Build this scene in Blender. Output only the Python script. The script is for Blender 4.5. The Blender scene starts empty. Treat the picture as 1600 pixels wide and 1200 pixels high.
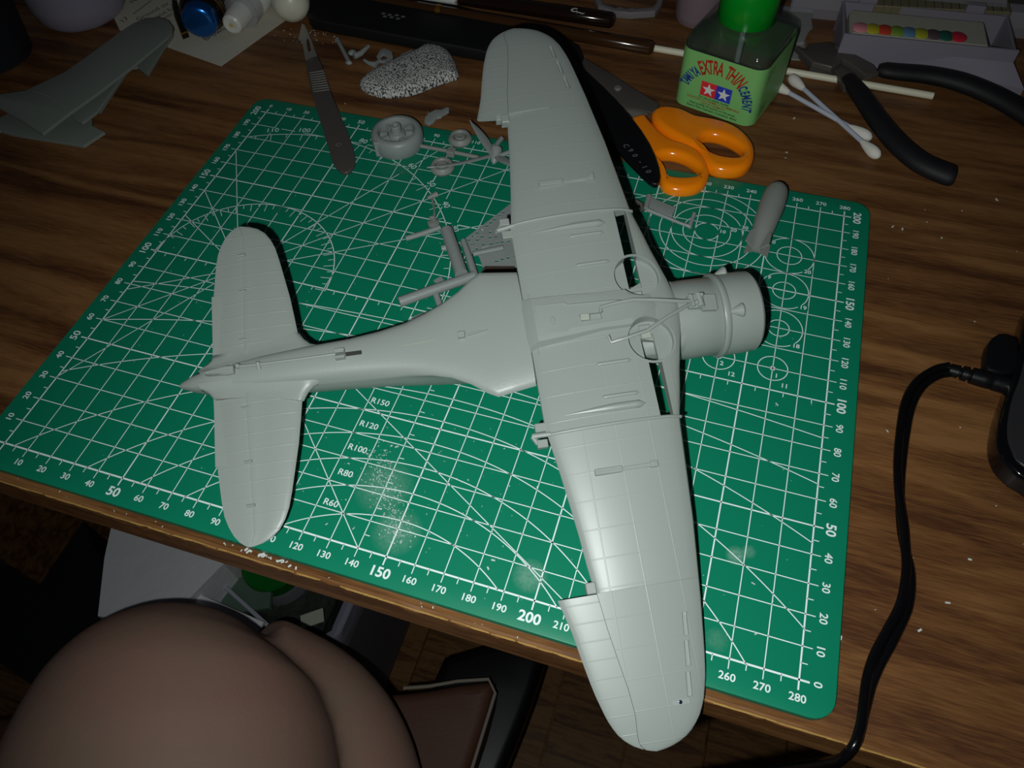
import bpy, bmesh, math, random
import numpy as np
from mathutils import Vector, Matrix
random.seed(4)
SC = bpy.context.scene
ZO = 753.0          # mm from the floor to the cutting mat's face
# ------------------------------------------------------------------ camera, light, exposure
CAM_R = ((0.9535013, 0.2997342, -0.0315388), (0.2298022, -0.7907383, -0.5673834), (-0.1950031, 0.5337531, -0.8228496))
CAM = Vector((223.666, -74.228, 231.727)); FPX = 1181.35
def ws(v):          # mm on the desk -> metres in the world
    return Vector((v[0] / 1000, v[1] / 1000, (v[2] + ZO) / 1000))
cd = bpy.data.cameras.new('camera'); cam = bpy.data.objects.new('camera', cd); SC.collection.objects.link(cam)
cd.sensor_width = 36; cd.lens = FPX / 1600 * 36; cd.clip_start = 0.005; cd.clip_end = 30
r, d, f = [Vector(x) for x in CAM_R]
cam.matrix_world = Matrix.Translation(ws(CAM)) @ Matrix((( r.x, -d.x, -f.x), (r.y, -d.y, -f.y), (r.z, -d.z, -f.z))).to_4x4()
SC.camera = cam
fl = CAM - r * 13 + d * 8        # the phone's flash sits a finger's width beside its lens
ld = bpy.data.lights.new('phone_flash', 'SPOT'); ld.energy = 2.6; ld.shadow_soft_size = 0.0018; ld.color = (0.95, 1.0, 0.975)
ld.spot_size = math.radians(116); ld.spot_blend = 1.0
lo = bpy.data.objects.new('phone_flash', ld); SC.collection.objects.link(lo); lo.location = ws(fl)
aim = (f + r * 0.10 + d * 0.02).normalized()
lo.rotation_euler = aim.to_track_quat('-Z', 'Y').to_euler()
wd = bpy.data.worlds.new('world'); SC.world = wd; wd.use_nodes = True
wd.node_tree.nodes['Background'].inputs[0].default_value = (0.75, 0.8, 1, 1); wd.node_tree.nodes['Background'].inputs[1].default_value = 0.012
SC.view_settings.view_transform = 'Standard'; SC.view_settings.look = 'None'; SC.view_settings.gamma = 1
SC.view_settings.use_curve_mapping = False; SC.view_settings.exposure = 0.0
# ------------------------------------------------------------------ helpers
_n = Vector((0, 0, 1))
def W(px, py, z=0.0):            # where the sight line of a photo point meets height z (mm)
    v = r * ((px - 800) / FPX) + d * ((py - 600) / FPX) + f
    return CAM + v * ((z - CAM.z) / v.z)
def lin(h):
    if isinstance(h, str):
        h = [int(h[i:i + 2], 16) / 255 for i in (0, 2, 4)]
    return tuple(c / 12.92 if c <= .04045 else ((c + .055) / 1.055) ** 2.4 for c in h) + (1,)
MATS = {}
def mat(name, col, rough=.5, metal=0, spec=.5, trans=0, ior=1.45, alpha=1, bump=None, coat=0, vary=None, sss=0):
    m = bpy.data.materials.new(name); m.use_nodes = True; nt = m.node_tree; b = nt.nodes['Principled BSDF']
    b.inputs['Base Color'].default_value = lin(col); b.inputs['Roughness'].default_value = rough
    b.inputs['Metallic'].default_value = metal; b.inputs['Specular IOR Level'].default_value = spec
    b.inputs['Transmission Weight'].default_value = trans; b.inputs['IOR'].default_value = ior; b.inputs['Alpha'].default_value = alpha
    b.inputs['Coat Weight'].default_value = coat; b.inputs['Coat Roughness'].default_value = .12
    if sss:
        b.inputs['Subsurface Weight'].default_value = sss; b.inputs['Subsurface Radius'].default_value = (1, .4, .25); b.inputs['Subsurface Scale'].default_value = .006
    tc = nt.nodes.new('ShaderNodeTexCoord')
    if vary:                     # (scale, colour2, contrast)
        no = nt.nodes.new('ShaderNodeTexNoise'); no.inputs['Scale'].default_value = vary[0]; no.inputs['Detail'].default_value = 6
        nt.links.new(tc.outputs['Object'], no.inputs['Vector'])
        rp = nt.nodes.new('ShaderNodeValToRGB'); k = vary[2]
        rp.color_ramp.elements[0].position = .5 - k; rp.color_ramp.elements[1].position = .5 + k
        rp.color_ramp.elements[0].color = lin(col); rp.color_ramp.elements[1].color = lin(vary[1])
        nt.links.new(no.outputs['Fac'], rp.inputs['Fac']); nt.links.new(rp.outputs['Color'], b.inputs['Base Color'])
    if bump:                     # (scale, strength, distance)
        no = nt.nodes.new('ShaderNodeTexNoise'); no.inputs['Scale'].default_value = bump[0]; no.inputs['Detail'].default_value = 4
        nt.links.new(tc.outputs['Object'], no.inputs['Vector'])
        bp = nt.nodes.new('ShaderNodeBump'); bp.inputs['Strength'].default_value = bump[1]; bp.inputs['Distance'].default_value = bump[2]
        nt.links.new(no.outputs['Fac'], bp.inputs['Height']); nt.links.new(bp.outputs['Normal'], b.inputs['Normal'])
    MATS[name] = m
    return m
class MB:
    def __init__(s): s.v = []; s.f = []
    def add(s, vs, fs):
        o = len(s.v); s.v += [Vector(v) for v in vs]; s.f += [tuple(i + o for i in q) for q in fs]; return s
    def box(s, x0, x1, y0, y1, z0, z1):
        return s.obox(((x0 + x1) / 2, (y0 + y1) / 2, (z0 + z1) / 2), ((1, 0, 0), (0, 1, 0), (0, 0, 1)), ((x1 - x0) / 2, (y1 - y0) / 2, (z1 - z0) / 2))
    def obox(s, c, ax, h):
        c = Vector(c); a = [Vector(q).normalized() for q in ax]; m = min(h) * .18; V = []
        # chamfered box: three faces' rings
        for i in range(3):
            j, k = (i + 1) % 3, (i + 2) % 3
            for sg in (-1, 1):
                for p, q in ((-1, -1), (1, -1), (1, 1), (-1, 1)):
                    V.append((i, sg, p, q, c + a[i] * sg * h[i] + a[j] * p * (h[j] - m) + a[k] * q * (h[k] - m)))
        bm = bmesh.new()
        for q in V: bm.verts.new(q[4])
        bmesh.ops.convex_hull(bm, input=bm.verts)
        bmesh.ops.dissolve_limit(bm, angle_limit=.02, verts=bm.verts, edges=bm.edges)
        bm.verts.index_update()
        s.add([v.co.copy() for v in bm.verts], [[v.index for v in fc.verts] for fc in bm.faces]); bm.free(); return s
    def loft(s, rings, cap=True, closed=True):
        n = len(rings[0]); o = [p for q in rings for p in q]; F = []
        for i in range(len(rings) - 1):
            for j in range(n if closed else n - 1):
                k = (j + 1) % n; F.append((i * n + j, i * n + k, (i + 1) * n + k, (i + 1) * n + j))
        if cap: F += [tuple(range(n))[::-1], tuple(range((len(rings) - 1) * n, len(rings) * n))]
        return s.add(o, F)
    def tube(s, path, rad, n=12, cap=True, up=None, flat=1.0):
        P = [Vector(p) for p in path]; R = rad if isinstance(rad, (list, tuple)) else [rad] * len(P); rings = []; prev = None
        for i, p in enumerate(P):
            t = (P[min(i + 1, len(P) - 1)] - P[max(i - 1, 0)]).normalized()
            u = (prev - t * prev.dot(t)) if prev else Vector(up or (0, 0, 1)) - t * t.dot(Vector(up or (0, 0, 1)))
            if u.length < 1e-4: u = t.orthogonal()
            u.normalize(); prev = u; w = t.cross(u)
            rings.append([p + (u * math.cos(2 * math.pi * k / n) * flat + w * math.sin(2 * math.pi * k / n)) * R[i] for k in range(n)])
        return s.loft(rings, cap)
    def lathe(s, prof, o=(0, 0, 0), ax=(0, 0, 1), n=32, cap=True):
        o = Vector(o); ax = Vector(ax).normalized(); u = ax.orthogonal().normalized(); w = ax.cross(u)
        return s.loft([[o + ax * h + (u * math.cos(2 * math.pi * k / n) + w * math.sin(2 * math.pi * k / n)) * max(q, 1e-3) for k in range(n)] for q, h in prof], cap)
    def ball(s, c, rr, n=16):
        c = Vector(c); rr = (rr,) * 3 if isinstance(rr, (int, float)) else rr; m = n // 2
        return s.loft([[c + Vector((math.sin(math.pi * i / m) * math.cos(2 * math.pi * k / n) * rr[0] + 0, math.sin(math.pi * i / m) * math.sin(2 * math.pi * k / n) * rr[1], math.cos(math.pi * i / m) * rr[2])) for k in range(n)] for i in [.02] + list(range(1, m)) + [m - .02]])
    def plate(s, loops, z0, z1, bev=0.0, M=None, res=2):
        # 2-D outlines (mm, first the rim then the holes) -> a solid between heights z0 and z1 with rounded rims
        cu = bpy.data.curves.new('t', 'CURVE'); cu.dimensions = '2D'; cu.fill_mode = 'BOTH'
        for lp in loops:
            sp = cu.splines.new('POLY'); sp.points.add(len(lp) - 1); sp.use_cyclic_u = True
            for i, p in enumerate(lp): sp.points[i].co = (p[0], p[1], 0, 1)
        cu.extrude = max((z1 - z0) / 2 - bev, 0); cu.bevel_depth = bev; cu.bevel_resolution = res
        if bev: cu.offset = -bev
        ob = bpy.data.objects.new('t', cu); me = bpy.data.meshes.new_from_object(ob); zc = (z0 + z1) / 2
        vs = [Vector((v.co.x, v.co.y, v.co.z + zc)) for v in me.vertices]
        if M: vs = [M @ v for v in vs]
        s.add(vs, [tuple(q.vertices) for q in me.polygons])
        bpy.data.objects.remove(ob); bpy.data.curves.remove(cu); bpy.data.meshes.remove(me); return s
    def text(s, txt, size, M, ext=0.0, bold=0.0, sx=1.0, align='CENTER'):
        cu = bpy.data.curves.new('t', 'FONT'); cu.body = txt; cu.size = size; cu.align_x = align; cu.align_y = 'CENTER'; cu.extrude = ext; cu.offset = bold; cu.resolution_u = 3
        ob = bpy.data.objects.new('t', cu); me = bpy.data.meshes.new_from_object(ob)
        s.add([M @ Vector((v.co.x * sx, v.co.y, v.co.z)) for v in me.vertices], [tuple(q.vertices) for q in me.polygons])
        bpy.data.objects.remove(ob); bpy.data.curves.remove(cu); bpy.data.meshes.remove(me); return s
    def move(s, M): s.v = [M @ v for v in s.v]; return s
def smooth(pts, n=4, closed=True):      # Catmull-Rom through the points
    P = [Vector(p) for p in pts]; L = len(P); out = []
    for i in range(L if closed else L - 1):
        g = (lambda k: P[k % L]) if closed else (lambda k: P[min(max(k, 0), L - 1)])
        a, b, c, e = g(i - 1), g(i), g(i + 1), g(i + 2)
        for j in range(n):
            t = j / n; out.append(.5 * ((2 * b) + (c - a) * t + (2 * a - 5 * b + 4 * c - e) * t * t + (3 * b - a - 3 * c + e) * t ** 3))
    if not closed: out.append(P[-1])
    return out
def build(name, mb, m, origin=(0, 0, 0), ang=35, world=True):
    me = bpy.data.meshes.new(name); o = Vector(origin)
    me.from_pydata([(v - o) / 1000 for v in mb.v], [], mb.f); me.validate()
    bm = bmesh.new(); bm.from_mesh(me); bmesh.ops.remove_doubles(bm, verts=bm.verts, dist=1e-7); bmesh.ops.recalc_face_normals(bm, faces=bm.faces); bm.to_mesh(me); bm.free()
    me.materials.append(m)
    for p in me.polygons: p.use_smooth = True
    me.set_sharp_from_angle(angle=math.radians(ang))
    return me
class Thing:
    def __init__(s, name, label, cat, origin, group=None, M=None):
        s.o = Vector(origin); s.local = M is not None
        s.e = bpy.data.objects.new(name, None); SC.collection.objects.link(s.e); s.e.empty_display_size = .01
        s.e.matrix_world = M if M is not None else Matrix.Translation(ws(s.o))
        tag(s.e, label, cat, group)
    def part(s, name, mb, m, label=None, parent=None, ang=35, kind=None):
        ob = bpy.data.objects.new(name, build(name, mb, m, (0, 0, 0) if s.local else s.o, ang)); SC.collection.objects.link(ob)
        ob.parent = parent or s.e
        if label: ob['label'] = label
        if kind: ob['kind'] = kind
        return ob
def tag(o, label, cat, group=None):
    o['label'] = label; o['category'] = cat
    if group: o['group'] = group
def solo(name, label, cat, mb, m, group=None, ang=35, origin=None):
    o = origin or (sum((v.x for v in mb.v)) / len(mb.v), sum((v.y for v in mb.v)) / len(mb.v), min(v.z for v in mb.v))
    ob = bpy.data.objects.new(name, build(name, mb, m, o, ang)); SC.collection.objects.link(ob); ob.location = ws(o)
    tag(ob, label, cat, group); return ob
def boolean(ob, cutters):
    for c in cutters:
        me = bpy.data.meshes.new('cut'); me.from_pydata([v / 1000 for v in c.v], [], c.f); bm = bmesh.new(); bm.from_mesh(me); bmesh.ops.recalc_face_normals(bm, faces=bm.faces); bm.to_mesh(me); bm.free()
        co = bpy.data.objects.new('cut', me); SC.collection.objects.link(co); co.matrix_world = Matrix.Identity(4)
        tmp = bpy.data.objects.new('tmp', ob.data); SC.collection.objects.link(tmp)
        md = tmp.modifiers.new('b', 'BOOLEAN'); md.operation = 'DIFFERENCE'; md.object = co; md.solver = 'EXACT'
        dg = bpy.context.evaluated_depsgraph_get(); nm = bpy.data.meshes.new_from_object(tmp.evaluated_get(dg))
        old = ob.data; ob.data = nm; bpy.data.objects.remove(tmp); bpy.data.objects.remove(co); bpy.data.meshes.remove(old); bpy.data.meshes.remove(me)
    nm = ob.data; 
    while len(nm.materials) > 1: nm.materials.pop()
    for p in nm.polygons: p.material_index = 0
def px(pts, z, ox=0, oy=0, k=1.0):      # traced photo points -> desk points at height z
    return [W(ox + x / k, oy + y / k, z) for x, y in pts]
# ------------------------------------------------------------------ materials
GREY = '8f9692'
def panelled(name, col, sx, sy, strength):
    m = mat(name, col, .38, spec=.5); nt = m.node_tree; b = nt.nodes['Principled BSDF']; tc = nt.nodes['Texture Coordinate']
    br = nt.nodes.new('ShaderNodeTexBrick'); br.inputs['Scale'].default_value = 1
    br.inputs['Mortar Size'].default_value = .00022; br.inputs['Brick Width'].default_value = sx; br.inputs['Row Height'].default_value = sy; br.inputs['Mortar Smooth'].default_value = .6
    br.inputs['Color1'].default_value = (0, 0, 0, 1); br.inputs['Color2'].default_value = (0, 0, 0, 1); br.inputs['Mortar'].default_value = (1, 1, 1, 1)
    nt.links.new(tc.outputs['Object'], br.inputs['Vector'])
    bp = nt.nodes.new('ShaderNodeBump'); bp.inputs['Strength'].default_value = strength; bp.inputs['Distance'].default_value = .0001
    br.offset = 0.0 if sx < .1 else .5
    nt.links.new(br.outputs['Color'], bp.inputs['Height']); nt.links.new(bp.outputs['Normal'], b.inputs['Normal'])
    mx = nt.nodes.new('ShaderNodeMixRGB'); mx.inputs[1].default_value = lin(col); mx.inputs[2].default_value = lin('a8aea8'); mx.inputs[0].default_value = .5
    ml = nt.nodes.new('ShaderNodeMath'); ml.operation = 'MULTIPLY'; ml.inputs[1].default_value = .11
    nt.links.new(br.outputs['Color'], ml.inputs[0]); nt.links.new(ml.outputs[0], mx.inputs[0]); nt.links.new(mx.outputs[0], b.inputs['Base Color'])
    return m
M_PL = mat('grey_plastic', GREY, .38, bump=(900, .12, .0002))
M_PANEL = panelled('panelled_plastic', GREY, .0105, .0085, .35)
M_RIB = panelled('ribbed_plastic', GREY, .5, .0052, .5)
M_SPRUE = mat('sprue_plastic', '8b9290', .42, bump=(500, .3, .0003))
M_RESIN = mat('dull_resin', '868a85', .5)
def wood(name, c1, c2, c3):
    m = mat(name, c1, .42, spec=.35); nt = m.node_tree; b = nt.nodes['Principled BSDF']; tc = nt.nodes['Texture Coordinate']
    mp = nt.nodes.new('ShaderNodeMapping'); mp.inputs['Scale'].default_value = (9, 90, 90); mp.inputs['Rotation'].default_value = (0, 0, .03)
    nt.links.new(tc.outputs['Object'], mp.inputs['Vector'])
    n1 = nt.nodes.new('ShaderNodeTexNoise'); n1.inputs['Scale'].default_value = 1; n1.inputs['Detail'].default_value = 8; n1.inputs['Distortion'].default_value = .7
    nt.links.new(mp.outputs[0], n1.inputs['Vector'])
    mp2 = nt.nodes.new('ShaderNodeMapping'); mp2.inputs['Scale'].default_value = (110, 1300, 1300); nt.links.new(tc.outputs['Object'], mp2.inputs['Vector'])
    n2 = nt.nodes.new('ShaderNodeTexNoise'); n2.inputs['Scale'].default_value = 1; n2.inputs['Detail'].default_value = 3; nt.links.new(mp2.outputs[0], n2.inputs['Vector'])
    ad = nt.nodes.new('ShaderNodeMath'); ad.operation = 'MULTIPLY_ADD'; ad.inputs[1].default_value = .35; nt.links.new(n2.outputs['Fac'], ad.inputs[0]); nt.links.new(n1.outputs['Fac'], ad.inputs[2])
    rp = nt.nodes.new('ShaderNodeValToRGB'); e = rp.color_ramp.elements; e[0].position = .5; e[0].color = lin(c1); e[1].position = .82; e[1].color = lin(c3); k = e.new(.66); k.color = lin(c2)
    nt.links.new(ad.outputs[0], rp.inputs[0]); nt.links.new(rp.outputs[0], b.inputs['Base Color'])
    return m
M_WOOD = wood('walnut_laminate', '4c2e1b', '6f4a2a', '865e38')
M_EDGE = wood('worn_edge', '6b4a22', '8a6633', 'b38f55')
M_FLOOR = wood('parquet', '6a4a2a', '8a6338', '5a3a20')
M_GREEN = mat('mat_green', '0b7d5e', .36, spec=.4, bump=(2500, .12, .0001))
nt = M_GREEN.node_tree; tc = nt.nodes['Texture Coordinate']; prev = None; acc = None      # finger smudges and chalky rub marks on the mat
ns = nt.nodes.new('ShaderNodeTexNoise'); ns.inputs['Scale'].default_value = 900; ns.inputs['Detail'].default_value = 4; nt.links.new(tc.outputs['Object'], ns.inputs['Vector'])
for (px_, py_, rad_, k_) in ((828, 900, .006, .5), (1150, 868, .0035, .6), (1170, 862, .0025, .4), (600, 760, .011, .35), (620, 830, .009, .4), (1120, 1000, .004, .2)):
    c = W(px_, py_, 0); vd = nt.nodes.new('ShaderNodeVectorMath'); vd.operation = 'DISTANCE'; vd.inputs[1].default_value = ((c.x - 140) / 1000, (c.y - 100) / 1000, .003); nt.links.new(tc.outputs['Object'], vd.inputs[0])
    mr = nt.nodes.new('ShaderNodeMapRange'); mr.inputs[1].default_value = rad_; mr.inputs[2].default_value = rad_ * .4; mr.inputs[3].default_value = 0; mr.inputs[4].default_value = k_; nt.links.new(vd.outputs['Value'], mr.inputs[0])
    if acc: ad = nt.nodes.new('ShaderNodeMath'); ad.operation = 'ADD'; nt.links.new(acc, ad.inputs[0]); nt.links.new(mr.outputs[0], ad.inputs[1]); acc = ad.outputs[0]
    else: acc = mr.outputs[0]
ml = nt.nodes.new('ShaderNodeMath'); ml.operation = 'MULTIPLY'; nt.links.new(acc, ml.inputs[0]); nt.links.new(ns.outputs['Fac'], ml.inputs[1])
mg = nt.nodes.new('ShaderNodeMixRGB'); mg.inputs[1].default_value = lin('0b7d5e'); mg.inputs[2].default_value = lin('a8c8bc'); nt.links.new(ml.outputs[0], mg.inputs[0]); nt.links.new(mg.outputs[0], nt.nodes['Principled BSDF'].inputs['Base Color'])
M_INK = mat('mat_white_ink', 'e8f4f4', .4)
M_BLACK = mat('black_plastic', '0e0e10', .35); M_RUBBER = mat('black_rubber', '141317', .62, bump=(1500, .3, .0002))
M_STEEL = mat('brushed_steel', '9a9792', .35, metal=.5, bump=(600, .2, .0001)); M_DARKSTEEL = mat('dark_steel', '5e5954', .42, metal=.35)
M_ORANGE = mat('orange_plastic', 'ff8a08', .18, coat=.3)
M_WHITE = mat('white_plastic', 'd9d9d4', .35, sss=.2); M_LILAC = mat('lilac_plastic', '9a94a4', .4)
M_PAPER = mat('cream_paper', 'c9c4b4', .85, bump=(300, .3, .0004)); M_INKB = mat('dark_ink', '1a1c28', .6)
M_COTTON = mat('cotton', 'e2dfd6', .95, bump=(3000, .6, .0003)); M_STICK = mat('swab_stick', 'b9bccb', .4)
M_CREAM = mat('cream_stick', 'e0dcc4', .45)
M_GREENCAP = mat('green_cap', '008c22', .3); M_LABEL = mat('label_green', '7fc070', .5)
M_RED = mat('print_red', 'b02a22', .5); M_BLUE = mat('print_blue', '2a3fbe', .5); M_BLUET = mat('print_blue_text', '1d3f86', .5); M_LOGR = mat('print_scarlet', 'dd2f3a', .5); M_PW = mat('print_white', 'dfe3e0', .5)
M_DKG = mat('print_dark_green', '28442c', .5); M_REDT = mat('print_small_red', '9a5a30', .5)
M_GLASS = mat('clear_glass', 'a8b0a4', .03, alpha=.2, spec=.9)
nt = M_GLASS.node_tree; ou = nt.nodes['Material Output']; tr_n = nt.nodes.new('ShaderNodeBsdfTransparent'); tr_n.inputs[0].default_value = (.8, .84, .8, 1)
gl_n = nt.nodes.new('ShaderNodeBsdfGlossy'); gl_n.inputs['Roughness'].default_value = .06; fw_n = nt.nodes.new('ShaderNodeLayerWeight'); fw_n.inputs[0].default_value = .25; fr_n = nt.nodes.new('ShaderNodeMath'); fr_n.operation = 'MULTIPLY_ADD'; fr_n.inputs[1].default_value = .5; fr_n.inputs[2].default_value = .04; nt.links.new(fw_n.outputs['Facing'], fr_n.inputs[0]); df_n = nt.nodes.new('ShaderNodeBsdfDiffuse'); df_n.inputs[0].default_value = (.3, .32, .28, 1); m2_n = nt.nodes.new('ShaderNodeMixShader'); m2_n.inputs[0].default_value = .05; mx_n = nt.nodes.new('ShaderNodeMixShader')
nt.links.new(fr_n.outputs[0], mx_n.inputs[0]); nt.links.new(tr_n.outputs[0], m2_n.inputs[1]); nt.links.new(df_n.outputs[0], m2_n.inputs[2]); nt.links.new(m2_n.outputs[0], mx_n.inputs[1]); nt.links.new(gl_n.outputs[0], mx_n.inputs[2]); nt.links.new(mx_n.outputs[0], ou.inputs[0])
M_LIQ = mat('label_back', '9fae8c', .6)
M_CLEAR = mat('clear_plastic', 'b4b2bc', .2, alpha=.4); M_FROST = mat('frosted_plastic', '9a94a2', .5, alpha=.62)
M_PINKG = mat('pinkish_cup', 'a08a94', .3, alpha=.55)
M_SKIN = mat('skin', 'a48a78', .55, sss=.25, vary=(16, 'b08478', .22), bump=(260, .25, .0006))
M_GOLD = mat('gold_print', 'a97a2a', .3, metal=.8); M_CAPB = mat('blue_metal', '0a63b4', .25, metal=.75, coat=.5); M_DGLASS = mat('dark_glass', '16110c', .1)
M_NAVY = mat('navy_fabric', '14161f', .8, bump=(700, .4, .0006)); M_SEAT = mat('brown_leatherette', '5a3a2c', .6, bump=(400, .3, .0005)); M_SEAM = mat('pale_seam', '8d8478', .8)
M_BAG = mat('white_paper_bag', 'f0f0f4', .8, bump=(60, .5, .002)); M_POLY = mat('thin_polythene', 'c6c6dc', .25, alpha=.35, bump=(40, .8, .003))
M_BIN = mat('dark_grey_bin', '6c6c74', .6); M_PRUNE = mat('black_brown_lacquer', '1c0f08', .12, coat=.6); M_BROWNL = mat('brown_lacquer', '3a2410', .15, coat=.6)
M_TAPE = mat('silver_paper', '8c8d8a', .5, bump=(500, .6, .0006)); M_CASE = mat('black_case', '0b0b0d', .6); M_GREYP = mat('grey_print', '6e6e74', .6)
M_SCREEN = mat('dark_glossy', '2b2a2c', .3)
m = mat('speckled_knit', '16161c', .8)      # black and white flecks
nt = m.node_tree; tc = nt.nodes['Texture Coordinate']; mp = nt.nodes.new('ShaderNodeMapping'); mp.inputs['Scale'].default_value = (1500, 1500, 520)
nt.links.new(tc.outputs['Object'], mp.inputs[0]); no = nt.nodes.new('ShaderNodeTexNoise'); no.inputs['Scale'].default_value = 1; no.inputs['Detail'].default_value = 1.5; nt.links.new(mp.outputs[0], no.inputs['Vector'])
rp = nt.nodes.new('ShaderNodeValToRGB'); e = rp.color_ramp.elements; e[0].position = .42; e[0].color = lin('1c1b22'); e[1].position = .53; e[1].color = lin('c9c9c6'); nt.links.new(no.outputs['Fac'], rp.inputs[0])
nt.links.new(rp.outputs[0], nt.nodes['Principled BSDF'].inputs['Base Color']); M_SPECK = m
bp = nt.nodes.new('ShaderNodeBump'); bp.inputs['Strength'].default_value = .8; bp.inputs['Distance'].default_value = .0004; nt.links.new(no.outputs['Fac'], bp.inputs['Height']); nt.links.new(bp.outputs[0], nt.nodes['Principled BSDF'].inputs['Normal'])

# ------------------------------------------------------------------ room
fb = MB(); fo = bpy.data.objects.new('floor', None)
def struct(name, mb, m):
    ob = bpy.data.objects.new(name, build(name, mb, m, (0, 0, -ZO))); SC.collection.objects.link(ob); ob['kind'] = 'structure'; return ob
bpy.data.objects.remove(fo)
flo = struct('floor', MB().box(-1500, 1500, -1500, 1100, -ZO - 30, -ZO), M_FLOOR)
# floor boards, as parts of the floor
bd = build('floor_board', MB().box(-44, 44, -349, 349, 0, 6), M_FLOOR, (0, 0, 0))
for i in range(-7, 8):
    for j in range(-2, 2):
        o = bpy.data.objects.new('floor_board', bd); SC.collection.objects.link(o); o.parent = flo
        o.location = (i * .09 + .05, j * .7 + (.35 if i % 2 else 0), 0)
# ------------------------------------------------------------------ desk
dk = Thing('desk', 'brown walnut-grained wooden desk with a worn pale front edge', 'desk', (120, 300, -ZO))
dk.part('desktop', MB().box(-420, 720, -11.2, 640, -19, -3), M_WOOD)
eb = MB(); xs = [-420 + i * 3 for i in range(381)]
rings = []
for x in xs:
    j = random.uniform(-.35, .35)
    rings.append([Vector((x, -11.2, -3.0)), Vector((x, -12.2 + j * .4, -3.05)), Vector((x, -12.9 + j, -3.7)), Vector((x, -12.9, -18.5)), Vector((x, -11.2, -19))])
eb.loft(rings); dk.part('edge_band', eb, M_WOOD)
ch = MB()
for i in range(380):      # pale worn flakes along the arris
    x = random.uniform(-60, 420); L = random.uniform(.8, 3.2)
    ch.obox((x, -12.55 + random.uniform(-.15, .15), -3.25), ((1, .02, 0), (0, 1, -.8), (0, .8, 1)), (L, .28, .1))
dk.part('worn_flake', ch, mat('worn_flakes', 'b08c4c', .7), 'pale worn flakes along the front arris', kind='stuff')
for x in (-400, 680): dk.part('side_panel', MB().box(x, x + 18, 40, 620, -ZO, -19.2), M_WOOD)
# ------------------------------------------------------------------ cutting mat
def rrect(x0, x1, y0, y1, rr, n=6):
    o = []
    for cx, cy, a in ((x1 - rr, y1 - rr, 0), (x0 + rr, y1 - rr, 90), (x0 + rr, y0 + rr, 180), (x1 - rr, y0 + rr, 270)):
        for k in range(n + 1):
            t = math.radians(a + 90 * k / n); o.append(Vector((cx + rr * math.cos(t), cy + rr * math.sin(t), 0)))
    return o
cm = Thing('cutting_mat', 'green cutting mat with white grid, ruler numbers and rounded corners on the desk', 'cutting mat', (140, 100, -3))
cm.part('mat_sheet', MB().plate([rrect(-9.8, 290.6, -9.6, 210.4, 7)], -2.98, 0, .25), M_GREEN)
g = MB(); ZI = .03
def seg(x0, y0, x1, y1, w=.28):
    a = Vector((x0, y0, ZI)); b = Vector((x1, y1, ZI)); t = (b - a).normalized(); q = Vector((-t.y, t.x, 0)) * w / 2
    g.add([a - q, b - q, b + q, a + q], [(0, 1, 2, 3)])
def arc(cx, cy, R, a0=0, a1=360, w=.32, step=3):
    n = max(3, int((a1 - a0) / step)); vi = []; 
    for i in range(n + 1):
        t = math.radians(a0 + (a1 - a0) * i / n); u = Vector((math.cos(t), math.sin(t), 0)); c = Vector((cx, cy, ZI)); vi += [c + u * (R - w / 2), c + u * (R + w / 2)]
    g.add(vi, [(2 * i, 2 * i + 1, 2 * i + 3, 2 * i + 2) for i in range(n)])
for i in range(29):
    x = i * 10; big = x % 50 == 0
    seg(x, -3, x, 203, .5 if x in (0, 280) else (.46 if big or x == 250 else .3))
    if i < 28: seg(x + 5, -2, x + 5, 0, .3); seg(x + 5, 200, x + 5, 202, .3)
for i in range(21):
    y = i * 10; big = y % 50 == 0
    seg(-3, y, 283, y, .62 if y == 0 else (.5 if y == 200 else (.5 if big else .32)))
    if i < 20: seg(-2, y + 5, 0, y + 5, .3); seg(280, y + 5, 282, y + 5, .3)
for i in range(28): seg(5 + 10 * i, 98, 5 + 10 * i, 100, .28)
for i in range(20): seg(140, 5 + 10 * i, 142, 5 + 10 * i, .28)
# protractors about (40,100)
for a, R in ((0, 40), (0, 90)):
    a0 = 0; a1 = 180
    arc(40 + (1.2 if R == 90 else 0), 100 + (2 if R == 90 else -1), R - (2 if R == 90 else -.9), -12 if R == 90 else 0, 180 if R == 40 else 117, .36, 2)
for k in range(0, 37):
    t = math.radians(k * 5); L = 4.5 if k % 2 == 0 else 2.6
    for R in (40.9, 88):
        cx, cy = (40, 99) if R < 50 else (41.2, 102)
        x, y = cx + R * math.cos(t), cy + R * math.sin(t)
        if x > 0 and y < 200: seg(x, y, x - L * math.cos(t), y - L * math.sin(t), .26)
for s in (1.7320508, 1, .57735, -.57735, -1, -1.7320508):
    def clip(s):
        P = []
        for x in (0, 280):
            y = 100 + s * (x - 40)
            if 0 <= y <= 200: P.append((x, y))
        for y in (0, 200):
            x = 40 + (y - 100) / s
            if 0 < x < 280: P.append((x, y))
        return P
    P = clip(s); seg(*P[0], *P[1], .3)
for T, R in ((13, 62), (23.3, 82), (33.6, 100), (43.6, 121), (53.3, 150), (63.4, 200), (73.5, 300), (83, 500), (93, 1000)):
    y0 = T - R; h = math.degrees(math.asin(min(150, math.sqrt(max(R * R - y0 * y0, 0)) if y0 < 0 else R) / R)) if R > 0 else 0
    h = min(h, 88); hr = math.degrees(math.asin(min(130 / R, math.sin(math.radians(h)))))
    arc(150, y0, R, 90 - hr, 90 + h, .34, max(.4, 120 / R))
for R in (5, 10, 15, 20, 25): arc(225, 175, R, 0, 360, .34)
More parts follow.
